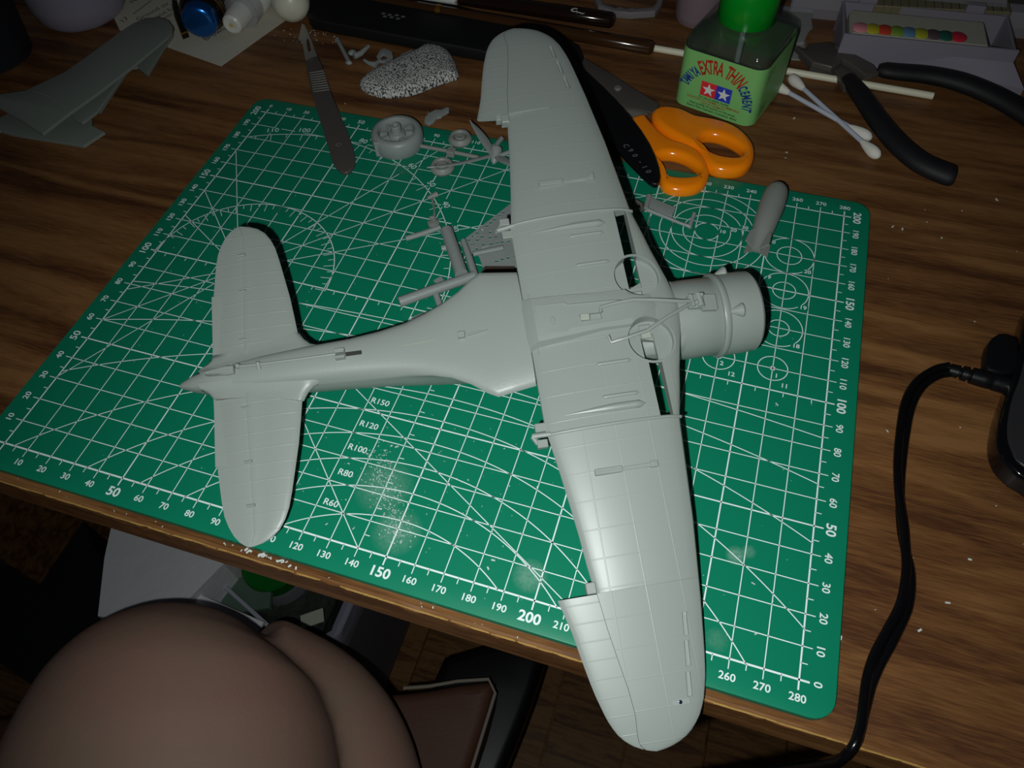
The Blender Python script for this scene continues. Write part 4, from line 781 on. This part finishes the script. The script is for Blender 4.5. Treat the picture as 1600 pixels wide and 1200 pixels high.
pk.part('handle', MB().tube(P, rads(len(P), [(0, 3.6), (.15, 4.8), (.5, 5.3), (.85, 5.6), (.95, 5.2), (1, 2.6)]), 18, flat=.75), M_RUBBER)
h2 = [(1372, 108), (1400, 112), (1450, 117), (1500, 128), (1550, 148), (1600, 176), (1650, 210)]; P = smooth([W(x, y, Z + 5.6) for x, y in h2], 4, False)
pk.part('handle', MB().tube(P, rads(len(P), [(0, 3.0), (.08, 4.6), (.5, 5.6), (1, 5.6)]), 18, flat=.75), M_RUBBER)
J1 = [(1242, 70), (1262, 78), (1262, 68), (1296, 65), (1330, 80), (1365, 100), (1374, 112), (1352, 117), (1330, 98), (1318, 92), (1310, 100), (1300, 104), (1270, 96)]
J2 = [(1250, 80), (1262, 88), (1292, 100), (1300, 96), (1330, 96), (1345, 112), (1350, 132), (1320, 134), (1314, 122), (1303, 105), (1285, 104), (1268, 100), (1264, 92)]
pk.part('jaw', MB().plate([[W(x, y, Z + 8) for x, y in J1]], Z + 4.5, Z + 8, .8), M_DARKSTEEL); pk.part('jaw', MB().plate([[W(x, y, Z + 5.4) for x, y in J2]], Z + 1, Z + 5, .8), M_DARKSTEEL)
pk.part('pivot', MB().lathe([(3.6, 4), (3.6, 8.6), (3, 9.2), (.1, 9.2)], W(1310, 88, 0) + Vector((0, 0, Z)), (0, 0, 1), 24), M_DARKSTEEL)
pk.part('spring', MB().tube([W(1335, 108, Z + 4), W(1345, 104, Z + 5), W(1362, 112, Z + 4.5)], 1.2, 8), M_BLACK)
# ------------------------------------------------------------------ paint box with colour pans
pb0, pb1 = W(1319, 53, Z + 18), W(1583, 79, Z + 18); pb0.z = pb1.z = Z; up_ = (pb1 - pb0).normalized(); np_ = Vector((-up_.y, up_.x, 0)); Lp = (pb1 - pb0).length + 3
PB = Matrix(((up_.x, np_.x, 0, pb0.x), (up_.y, np_.y, 0, pb0.y), (0, 0, 1, Z), (0, 0, 0, 1)))
pbx = Thing('paint_box', 'frosted plastic watercolour box with round colour pans behind the pliers', 'paint box', (pb0.x, pb0.y, Z))
bx = lambda x0, x1, y0, y1, z0, z1: MB().box(x0, x1, y0, y1, z0, z1).move(PB)
pbx.part('tray_wall', bx(0, Lp, 0, 1.4, 0, 18), M_FROST, 'frosted front wall'); pbx.part('tray_wall', bx(0, 1.4, 1.4, 34, 0, 16), M_FROST); pbx.part('tray_wall', bx(Lp - 1.4, Lp, 1.4, 34, 0, 16), M_FROST); pbx.part('tray_wall', bx(0, Lp, 34, 35.4, 0, 16), M_FROST)
pbx.part('tray_floor', bx(1.4, Lp - 1.4, 1.4, 34, 0, 1.2), M_FROST); fq = px([(1310, 84), (1398, 100), (1500, 118), (1600, 139)], Z + 5); gq = [PB @ Vector((x, -.1, 0)) for x in (0, Lp * .33, Lp * .67, Lp)]
pbx.part('tray_flange', MB().loft([[Vector((a_.x, a_.y, Z + .1)), Vector((a_.x, a_.y, Z + 5)), Vector((b_.x, b_.y, Z + 12)), Vector((b_.x, b_.y, Z + .1))] for a_, b_ in zip(fq, gq)]), M_FROST, 'frosted sloping front of the box')
pbx.part('pan_strip', bx(3.5, Lp - 12, 3.5, 27, 1.2, 16.5), mat('pan_white', 'a9a698', .5), 'white strip holding the pans')
PC = ('d98a92', 'b9b02a', 'c8442e', '7d9c3c', '5d86a6', 'a9ac2e', '5d4a52', '1f5a4a', 'c8283c')
for i, c_ in enumerate(PC):
    x = 8.5 + i * (Lp - 30) / 8.9; o_ = MBP = PB @ Vector((x, 9.5, 16.4)); pbx.part('colour_pan', MB().lathe([(4.2, 0), (4.2, .7), (3.6, 1.1), (.1, 1.2)], o_, (0, 0, 1), 20), mat('pan_' + c_, c_, .4), 'round colour pan')
lid = MB().box(0, Lp, 0, 1.2, 0, 30).move(PB @ Matrix.Translation((0, 36, 14)) @ Matrix.Rotation(math.radians(-72), 4, 'X')); pbx.part('lid', lid, M_CLEAR, 'clear lid folded back')
for x in (8, 60, 92): pbx.part('hinge', MB().box(x, x + 9, 33, 37, 16.5, 20.5).move(PB), M_FROST)
# items beyond the box: clear case, metal band
cc0 = W(1245, 8, Z); solo('clear_strip_case', 'clear ridged plastic case edge at the top of the desk above the paint box', 'case', MB().obox(cc0 + Vector((78, -2, 6)), (up_, np_, (0, 0, 1)), (82, 5, 7)), M_CLEAR)
wl = Thing('metal_bracelet', 'linked pale metal band lying beyond the paint box', 'metal band', W(1480, -5, Z))
for i in range(16):
    c = W(1372 + i * 13, 6 + .16 * i * 4, Z + 14); wl.part('link', MB().obox(c, (up_, np_, (0, 0, 1)), (2.6, 6, 2.2)), mat('band_metal', 'a59b78', .4, metal=.6) if i == 0 else MATS['band_metal'])
wl.part('band_base', MB().obox(W(1475, 5, Z + 6), (up_, np_, (0, 0, 1)), (48, 6, 5.8)), M_DARKSTEEL)
# torn silver paper
tp = Thing('torn_foil', 'torn greyish foil scrap standing on the desk behind the glue bottle', 'foil scrap', W(1240, 60, Z))
tp.part('foil', MB().plate([[W(x, y, Z + 3) for x, y in ((1212, 12), (1222, 8), (1240, 10), (1262, 12), (1271, 16), (1268, 30), (1270, 44), (1262, 52), (1258, 62), (1246, 66), (1230, 62), (1215, 40))]], Z + 2.4, Z + 3, .1), M_TAPE)
tp.part('foil', MB().plate([[W(x, y, Z + .9) for x, y in ((1232, 60), (1250, 66), (1260, 64), (1256, 80), (1254, 93), (1236, 92), (1226, 80))]], Z + .1, Z + .9, .1), M_TAPE)
tp.part('foil_fold', MB().plate([[W(x, y, Z + 2.4) for x, y in ((1226, 40), (1258, 46), (1256, 66), (1232, 66))]], Z + .1, Z + 2.4, .1), M_TAPE)
# pinkish cup and clear tray
c = W(1078, 40, Z); cupc = c + Vector((3, 8, 0))
solo('plastic_cup', 'translucent pinkish plastic cup standing behind the glue bottle', 'cup', MB().lathe([(10, 0), (12, .8), (13, 4), (13.6, 20), (14.4, 44), (13.4, 44), (12.6, 20), (12, 4), (.1, 2.5)], cupc, (0, 0, 1), 40), M_PINKG)
solo('cup_liquid', 'murky liquid in the bottom of the pinkish cup', 'liquid', MB().lathe([(11.8, 3), (12.2, 12), (.1, 12)], cupc, (0, 0, 1), 32), mat('murky_water', '6f6068', .1))
ct = [[W(x, y, Z + 4) for x, y in ((925, -14), (1040, -14), (1033, 8), (1024, 17), (985, 20), (958, 17), (935, 8))], [W(x, y, Z + 4) for x, y in ((934, -12), (1030, -12), (1026, 4), (1019, 11), (993, 13), (990, 10), (980, 13), (974, 12), (970, 9), (962, 12), (944, 6))]]
solo('clear_tray', 'shallow clear plastic tray rim at the top edge beside the brushes', 'tray', MB().plate(ct, Z + .1, Z + 4, .4), mat('milky_plastic', '8d8789', .4, trans=.3))
# ------------------------------------------------------------------ black case, brushes
ca_ = [(480, 22), (496, 31), (560, 43), (650, 60), (750, 78), (812, 92), (900, 100), (905, 70), (850, 45), (760, 20), (640, -12), (520, -30), (474, -20)]
bk = Thing('black_case', 'long flat black case with grey lettering at the back of the desk', 'case', W(640, 50, Z))
cs_ = bk.part('case_body', MB().plate([smooth([W(x, y, 4) for x, y in ca_], 2)], Z + .1, 4, 1.2), M_CASE)
cg = MB(); c = W(615, 23, 4.05); rt = math.degrees(math.atan2((W(650, 30, 4) - W(600, 20, 4)).y, (W(650, 30, 4) - W(600, 20, 4)).x))
for k_, (dx, dy) in enumerate(((-6, 0), (-2, -.4), (2, .2), (6, -.3), (-4, -2.6), (0, -2.4), (4, -2.8))): 
    cg.box(c.x + dx - 1.2, c.x + dx + 1.0, c.y + dy - 1, c.y + dy + .6, 4.0, 4.07)
bk.part('case_print', cg, M_GREYP, 'faded grey print', cs_)
def brush(name, lab, pts, rr, mt, bands, z):
    P = [W(x, y, z) for x, y in pts]; k = Thing(name, lab, 'paint brush', ((P[0].x + P[-1].x) / 2, (P[0].y + P[-1].y) / 2, 4), 'paint brushes on the case')
    t = (P[1] - P[0]).normalized(); L = (P[1] - P[0]).length
    k.part('handle', MB().lathe([(.3, 0), (rr[0] * .7, .5), (rr[0], 2.2)] + [(rr[0] + (rr[1] - rr[0]) * q, 2.2 + (L - 2.2) * q) for q in (.2, .5, .8, 1)], P[0], t, 20), mt, ang=60)
    for q0, q1, mm, nm in bands: k.part(nm, MB().lathe([(rr[0] + (rr[1] - rr[0]) * q0 + .25, L * q0), (rr[0] + (rr[1] - rr[0]) * q1 + .25, L * q1)], P[0], t, 20), mm)
    return k
k1 = brush('paint_brush', 'glossy dark brown brush handle with a white band and pale emblem', ((960, 33), (600, -20)), (3.9, 3.2), M_PRUNE, [(.66, .84, M_PW, 'white_band'), (.84, .86, M_GOLD, 'gold_ring'), (.655, .67, M_GOLD, 'gold_ring')], 8)
k2 = brush('paint_brush', 'glossy brown brush handle whose rounded end touches the cream stick', ((1022, 76), (560, -6)), (3.6, 2.6), M_BROWNL, [(.70, .715, M_GOLD, 'gold_ring')], 3.5)
em = MB(); c = W(897, 17, 11.6); em.text('C', 5, Matrix.Translation((c.x, c.y, c.z)) @ Matrix.Rotation(math.radians(rt + 20), 4, 'Z'), 0, .25); em.text('~', 7, Matrix.Translation((c.x + 4, c.y - 1.5, c.z)) @ Matrix.Rotation(math.radians(rt), 4, 'Z'), 0, .2)
em.v = [Vector((v.x, v.y, 8 + math.sqrt(max(.2, 3.95 ** 2 - 0)))) for v in em.v]; k1.part('emblem', em, M_PW, 'white curved emblem')
# ------------------------------------------------------------------ paper, bottles, jar at top left
pp_ = [W(x, y, Z + .3) for x, y in ((158, -30), (165, 0), (187, 47), (345, 103), (490, 0), (520, -40))]
pn = Thing('paper_note', 'cream paper sheet with handwritten notes under the small bottles', 'paper', W(300, 50, Z))
sh = pn.part('sheet', MB().plate([pp_], Z + .05, Z + .3, 0), M_PAPER)
hw = MB()
r1 = math.degrees(math.atan2((W(250, 0, 0) - W(208, 22, 0)).y, (W(250, 0, 0) - W(208, 22, 0)).x))
for s, x, y, sz in (('Ba', 180, 2, 5), ('Far', 187, 14, 5), ('17', 194, 31, 6), ('Mr', 210, 1, 5), ('Ground str.', 240, 17, 5.5), ('and Eng.', 262, 17, 5.5), ('Green.', 258, 27, 5), ('Brown', 335, 53, 6)):
    c = W(x, y, Z + .35); hw.text(s, sz, Matrix.Translation((c.x, c.y, Z + .34)) @ Matrix.Rotation(math.radians(r1), 4, 'Z') @ Matrix.Shear('XY', 4, (.25, 0)), 0, -.02, .9)
hw.tube([W(208, 22, Z + .35), W(236, 1, Z + .35)], .22, 4)
pn.part('handwriting', hw, M_INKB, 'dark handwriting', sh)
def dirb(p0, p1): return (W(*p1) - W(*p0)).normalized()
bo = W(310, 33, 8); bd_ = (W(330, -30, 9) - W(310, 30, 9)).normalized(); bd_.z = 0.05; bd_.normalize()
bb_ = Thing('dark_bottle', 'small dark bottle with gold print and a shiny blue cap lying on the paper', 'bottle', (bo.x, bo.y, Z + .3))
bb_.part('cap', MB().lathe([(.1, -1.2), (6, -1.0), (8.4, -.2), (9.3, 1), (9.5, 2.4), (9.5, 6)], W(311, 36, 9), bd_, 40), M_CAPB, 'shiny blue cap')
bb_.part('bottle_body', MB().lathe([(9.4, 6), (10.6, 7), (11.4, 9), (11.8, 12), (11.8, 45)], W(311, 36, 9), bd_, 40), M_DGLASS)
gg = MB()
for h_ in (9.2, 12, 17, 19): gg.lathe([(11.7, h_), (11.95, h_ + .2), (11.95, h_ + .7), (11.7, h_ + .9)], W(311, 36, 9), bd_, 40, cap=False)
bb_.part('gold_line', gg, M_GOLD, 'gold printed lines')
tg = MB().plate([[W(x, y, .4) for x, y in ((268, 0), (272, 25), (283, 54), (293, 50), (285, 30), (276, 0))]], Z + .4, .4, .2); solo('gold_tag', 'dark tag with a beaded gold border beside the blue cap', 'tag', tg, M_DGLASS)
gt = MB()
for i in range(14): gt.ball(W(268 + i * 1.15, 8 + i * 3.3, .6), .35, 6)
gt.tube([W(283, 53, .6), W(293, 49, .6)], .5, 6); solo('gold_beading', 'row of gold beads along the dark tag edge', 'beading', gt, M_GOLD)
d2 = (W(440, -55, 8) - W(385, 20, 8)); d2.z = 0; d2.normalize(); o2 = W(361, 40, 5.8)
wbz = Thing('white_dropper_bottle', 'white plastic bottle with a stubby nozzle cap lying on the paper', 'bottle', (o2.x, o2.y, Z + .3))
wbz.part('nozzle', MB().lathe([(.6, .4), (1.2, 0), (4.2, 0), (5.3, 1), (5.9, 4), (6.4, 13), (6.6, 19)], o2, d2, 36), M_WHITE); wbz.part('nozzle_hole', MB().lathe([(1.3, -.1), (1.3, .5), (.1, .5)], o2, d2, 12), mat('yellow_tint', 'c9b76a', .5), 'yellowish nozzle hole')
wbz.part('collar', MB().lathe([(8.6, 13), (9.6, 13.3), (9.8, 14.5), (9.6, 22), (9.2, 23)], o2, d2, 36), M_CLEAR, 'clear collar'); wbz.part('bottle_body', MB().lathe([(7, 19), (10.5, 24), (11.5, 30), (11.5, 70)], o2 + Vector((0, 0, 1.5)), d2, 36), M_WHITE)
o3 = W(458, 18, 6); d3 = (W(445, -40, 6) - W(458, 20, 6)); d3.z = 0; d3.normalize()
solo('white_tube_cap', 'creamy white rounded tube end beside the black case', 'tube', MB().lathe([(.1, -3.6), (4.5, -2.9), (8, -.6), (9.8, 3), (10.6, 8), (10.8, 40)], o3 + Vector((0, 0, 2.2)), d3, 36), mat('cream_plastic', 'd8d6c4', .35, sss=.2))
jc = W(96, 57, Z) + Vector((-2, 25, 0))
solo('lilac_jar', 'pale lilac plastic jar standing at the back left of the desk', 'jar', MB().lathe([(18, 0), (22, .8), (25, 4), (26.5, 12), (27.5, 60), (.1, 60)], jc, (0, 0, 1), 56), M_LILAC)
dj = W(8, 120, Z) + Vector((-20, 14, 0))
solo('dark_blue_jar', 'dark blue cylinder cut by the left edge of the photo', 'jar', MB().lathe([(20, 0), (22, 1), (24, 30), (24, 70), (.1, 70)], dj, (0, 0, 1), 40), M_NAVY)
# ------------------------------------------------------------------ black device, plug and cable at the right
dz = 11
D1 = [(1625, 470), (1602, 505), (1594, 545), (1584, 590), (1568, 637), (1560, 682), (1567, 712), (1583, 732), (1608, 750), (1700, 790), (1800, 700), (1750, 480)]
dv = Thing('laptop', 'corner of a black glossy laptop with a grey top at the right edge', 'laptop', W(1640, 620, Z))
dv.part('case', MB().plate([smooth([W(x, y, 7) for x, y in D1], 3)], Z + .1, 7, 2.2, None, 4), mat('gloss_black', '08080c', .08, coat=.5))
D2 = [(1640, 500), (1606, 550), (1594, 590), (1580, 630), (1574, 675), (1582, 705), (1600, 727), (1690, 765), (1780, 695), (1730, 505)]
dv.part('top_panel', MB().plate([smooth([W(x, y, 7.6) for x, y in D2], 3)], 6.8, 7.6, .3), M_SCREEN, 'dark grey top panel')
us = W(1568, 553, 3); solo('usb_receiver', 'black stubby plug-in stick in the side of the laptop', 'usb stick', MB().plate([smooth([W(x, y, 6) for x, y in ((1545, 535), (1560, 521), (1580, 524), (1592, 535), (1588, 580), (1545, 578), (1541, 560))], 2)], 1, 6, 1), M_BLACK)
cbz = Thing('power_cable', 'flat black twin cable with a barrel plug running off the front edge', 'cable', W(1410, 750, Z))
pa, pe = W(1480, 577, 1.5), W(1578, 604, 2.5); pd = (pe - pa).normalized(); PL = (pe - pa).length
pr_ = [(1.2, 0), (2.2, .6), (2.4, 3.6), (1.7, 3.9), (1.7, 4.5), (2.6, 4.8), (2.7, 6.6), (1.9, 6.9), (1.9, 7.5), (2.9, 7.9), (3.1, 12), (3.1, 14.4), (2.9, 14.6), (2.9, 15), (3.15, 15.2), (3.2, PL - 2), (3.0, PL)]
cbz.part('plug', MB().lathe(pr_, pa, pd, 24), M_BLACK, 'ribbed barrel plug', ang=50); cbz.part('plug_tip', MB().lathe([(2.4, PL), (2.4, PL + 1.6), (1.2, PL + 1.6), (1.2, PL + 5)], pa, pd, 20), M_STEEL, 'bright metal tip')
CP = [(1484, 578, 1.5), (1462, 583, .6), (1436, 601, 0), (1419, 632, -.6), (1410, 680, -1), (1405, 735, -1), (1406, 790, -1), (1413, 850, -1), (1419, 895, -1), (1413, 945, -1), (1392, 990, -1), (1371, 1030, -1), (1358, 1065, -1), (1350, 1105, -.4), (1342, 1143, .5)]
P = [W(*c) for c in CP]; e_ = P[-1]; P += [Vector((e_.x - 1.6, -14.6, -.4)), Vector((e_.x - 4, -17.5, -12)), Vector((e_.x - 12, -18, -45)), Vector((e_.x - 30, -16, -140)), Vector((e_.x - 60, 0, -400)), Vector((e_.x - 70, 20, -740))]
P = smooth(P, 6, False); n_ = len(P)
TW = [(0, 20), (.1, 0), (.24, 40), (.33, 85), (.42, 30), (.52, 0), (.6, 40), (.68, 75), (.75, 80), (1, 80)]
for s_ in (1, -1):
    Q_ = []
    for i, p in enumerate(P):
        t = (P[min(i + 1, n_ - 1)] - P[max(i - 1, 0)]).normalized(); sd = t.cross(Vector((0, 0, 1)));  sd = sd.normalized() if sd.length > .1 else Vector((1, 0, 0)); up2 = sd.cross(t)
        an = math.radians(itp(TW, i / (n_ - 1))); Q_.append(p + (sd * math.cos(an) + up2 * math.sin(an)) * s_ * 1.3 + Vector((0, 0, .15 if p.z > -3 else 0)))
    cbz.part('wire', MB().tube(Q_, 1.45, 12), mat('cable_black', '08080a', .22) if s_ == 1 else MATS['cable_black'])
# ------------------------------------------------------------------ below the desk: person's leg, seat, waste bin
def remesh(name, blobs, vox, m):
    mb = MB()
    for b_ in blobs: mb.add(b_.v, b_.f)
    me = bpy.data.meshes.new('t'); me.from_pydata([v / 1000 for v in mb.v], [], mb.f); bm = bmesh.new(); bm.from_mesh(me); bmesh.ops.recalc_face_normals(bm, faces=bm.faces); bm.to_mesh(me); bm.free()
    o_ = bpy.data.objects.new('t', me); SC.collection.objects.link(o_)
    a_ = o_.modifiers.new('r', 'REMESH'); a_.mode = 'VOXEL'; a_.voxel_size = vox; s_ = o_.modifiers.new('s', 'SMOOTH'); s_.factor = .5; s_.iterations = 5
    out = bpy.data.meshes.new_from_object(o_.evaluated_get(bpy.context.evaluated_depsgraph_get())); bpy.data.objects.remove(o_); bpy.data.meshes.remove(me)
    out.materials.clear(); out.materials.append(m)
    for p in out.polygons: p.use_smooth = True
    return out
def limb(pts, n=26, sq=1.0):
    P = smooth([p[:3] for p in pts], 5, False); k = len(pts) - 1; R = []
    for i in range(len(P)):
        t = i / 5; j = min(int(t), k - 1); f_ = t - j; R.append(pts[j][3] * (1 - f_) + pts[j + 1][3] * f_)
    return MB().tube(P, R, n)
thigh = limb([(140, -430, -240, 96), (104, -300, -236, 95), (64, -190, -231, 93), (28, -115, -227, 90), (8, -76, -226, 86), (-4, -48, -227, 76), (-10, -28, -229, 59), (-13, -12, -231, 34), (-14, -6, -232, 8)], 36)
knee = MB().ball((0, -56, -232), (66, 54, 56), 28)
shin = limb([(12, -42, -262, 56), (52, -44, -290, 55), (84, -64, -306, 52), (112, -110, -317, 49), (160, -180, -317, 42), (215, -220, -317, 34)])
foot = limb([(215, -220, -305, 34), (240, -250, -312, 32), (262, -290, -318, 28), (270, -330, -330, 22)])
toes = [MB().ball((250 + i * 9, -352 + i * 5, -326), (6 - i * .4 + (3 if i == 0 else 0), 14, 8), 12) for i in range(5)]
lg = remesh('person', [thigh, knee, shin, foot] + toes, .005, M_SKIN)
lo2 = bpy.data.objects.new('person', lg); SC.collection.objects.link(lo2); lo2.location = (0, .011, ZO / 1000)
tag(lo2, 'bare bent leg of a seated person below the front desk edge, knee at left', 'person')
ch_ = Thing('chair', 'dark chair with a brown padded seat and pale seam beside the bare leg', 'chair', (60, -250, -ZO))
S1 = [(90, 20), (160, 38), (190, 30), (205, -40), (200, -260), (190, -420), (-160, -420), (-160, -120), (-60, -60)]
ch_.part('seat', MB().plate([smooth([Vector((x, y, 0)) for x, y in ((-150, -60), (20, 0), (80, 20), (104, 30), (144, 49), (152, 40), (152, -20), (145, -110), (140, -300), (130, -430), (-250, -430), (-260, -150)) ], 2)], -430, -370, 9, None, 4), M_SEAT)
ch_.part('seam', MB().tube([Vector(v) for v in ((86, 25, -370), (104, 32, -370), (124, 42, -370), (146, 50, -369), (154, 42, -369), (154, -10, -369), (147, -100, -369), (140, -300, -369))], 1.3, 8), M_SEAM, 'pale worn seam')
ch_.part('armrest', MB().plate([smooth([Vector((x, y, 0)) for x, y in ((95, 70), (170, 105), (178, 60), (172, 0), (165, -120), (165, -320), (130, -330), (130, -100), (104, 20))], 2)], -460, -430, 10, None, 3), M_BLACK)
ch_.part('pedestal', MB().lathe([(30, -ZO), (28, -ZO + 60), (24, -400)], (0, -250, 0), (0, 0, 1), 24), M_BLACK)
for k_ in range(5):
    t = math.radians(72 * k_ + 20); u_ = Vector((math.cos(t), math.sin(t), 0)); ch_.part('leg', MB().tube([Vector((0, -250, -ZO + 60)) + u_ * 20, Vector((0, -250, -ZO + 16)) + u_ * 260], [20, 14], 10), M_BLACK)
# waste bin with a polythene bag and rubbish
def sq(x0, x1, y0, y1, z, rr): return [Vector((p.x, p.y, z)) for p in rrect(x0, x1, y0, y1, rr, 5)]
bn = Thing('waste_bin', 'dark grey waste bin lined with a thin clear bag under the desk', 'waste bin', (-100, 120, -ZO))
bn.part('bin_body', MB().loft([sq(-190, -22, 50, 230, -ZO + 2, 20), sq(-212, -2, 34, 246, -440, 24), sq(-208, -6, 38, 242, -440, 22), sq(-186, -26, 54, 226, -ZO + 8, 18)], cap=True), M_BIN)
lr = []
for i, (off, z, am) in enumerate(((3, -470, 2), (5, -440, 3), (2, -425, 5), (-4, -424, 5), (-7, -445, 6), (-14, -520, 6))):
    lr.append([p + Vector((am * math.sin(j * 1.9 + i), am * math.cos(j * 1.3 + i), am * .8 * math.sin(j * 2.3))) for j, p in enumerate(sq(-212 - off, -2 + off, 34 - off, 246 + off, z, 24))])
bn.part('bag_liner', MB().loft(lr, cap=False), M_POLY, 'thin clear bag over the rim')
sb = Thing('white_paper_bag', 'crumpled white paper bag standing in the waste bin under the desk', 'paper bag', (-190, 120, -480))
sb.part('bag_panel', MB().loft([[Vector((x, y + 2 * math.sin(x * .2), z)) for x, y in ((-196, 10), (-170, 14), (-150, 17), (-128, 22), (-122, 60), (-122, 110), (-190, 112), (-240, 96), (-222, 56))] for z in (-500, -420, -404)]), M_BAG)
sb.part('bag_fold', MB().loft([[Vector((x, y, z)) for x, y in ((-150, 14), (-134, 16), (-112, 80), (-118, 100), (-126, 96))] for z in (-470, -402, -398)]), M_BAG)
sb.part('bag_strip', MB().obox((-92, 44, -410), ((1, -.08, 0), (.08, 1, 0), (0, 0, 1)), (34, 5, 2)), M_BAG)
jr = Thing('green_lidded_jar', 'clear jar with a green lid among the rubbish in the bin', 'jar', (-60, 105, -500))
jr.part('jar_body', MB().lathe([(26, -500), (28, -495), (28, -450), (24, -444)], (-88, 102, 0), (0, 0, 1), 28), M_CLEAR); jr.part('lid', MB().lathe([(27, -448), (27.5, -432), (26, -430), (.1, -430)], (-88, 102, 0), (0, 0, 1), 36), mat('dark_green_lid', '006a1c', .4), 'green lid')
solo('clear_wrapper', 'crumpled clear wrapper in the bin beside the green lid', 'wrapper', MB().obox((-98, 70, -440), ((1, .4, .2), (-.4, 1, .1), (-.2, 0, 1)), (24, 16, 3)), mat('greenish_wrap', '6f8a78', .3, trans=.3))
solo('card_scrap', 'small pale card scrap leaning at the bin rim', 'card', MB().obox((-28, 66, -432), ((1, .6, .3), (-.6, 1, 0), (-.3, 0, 1)), (11, 6, .6)), mat('card', 'b9c0ae', .7))
solo('thin_rod', 'pale thin rod lying across the rubbish in the bin', 'rod', MB().tube([Vector((-120, 70, -430)), Vector((-40, 40, -425))], 2, 8), M_STICK)
solo('rubbish', 'dark mixed rubbish filling the bin under the wrapper', 'rubbish', MB().obox((-104, 130, -500), ((1, 0, 0), (0, 1, 0), (0, 0, 1)), (74, 70, 30)), mat('rubbish_dark', '2e332e', .7, bump=(60, 1, .006)))
nv = MB().loft([[Vector((-330 + x * .9, y, z)) for x, y in ((-200, 140), (-60, 120), (60, 40), (96, -30), (60, -60), (-200, -20))] for z in (-ZO + 1, -620, -560)]); solo('dark_bag', 'dark navy fabric bag on the floor left of the waste bin', 'bag', nv, M_NAVY, ang=60)
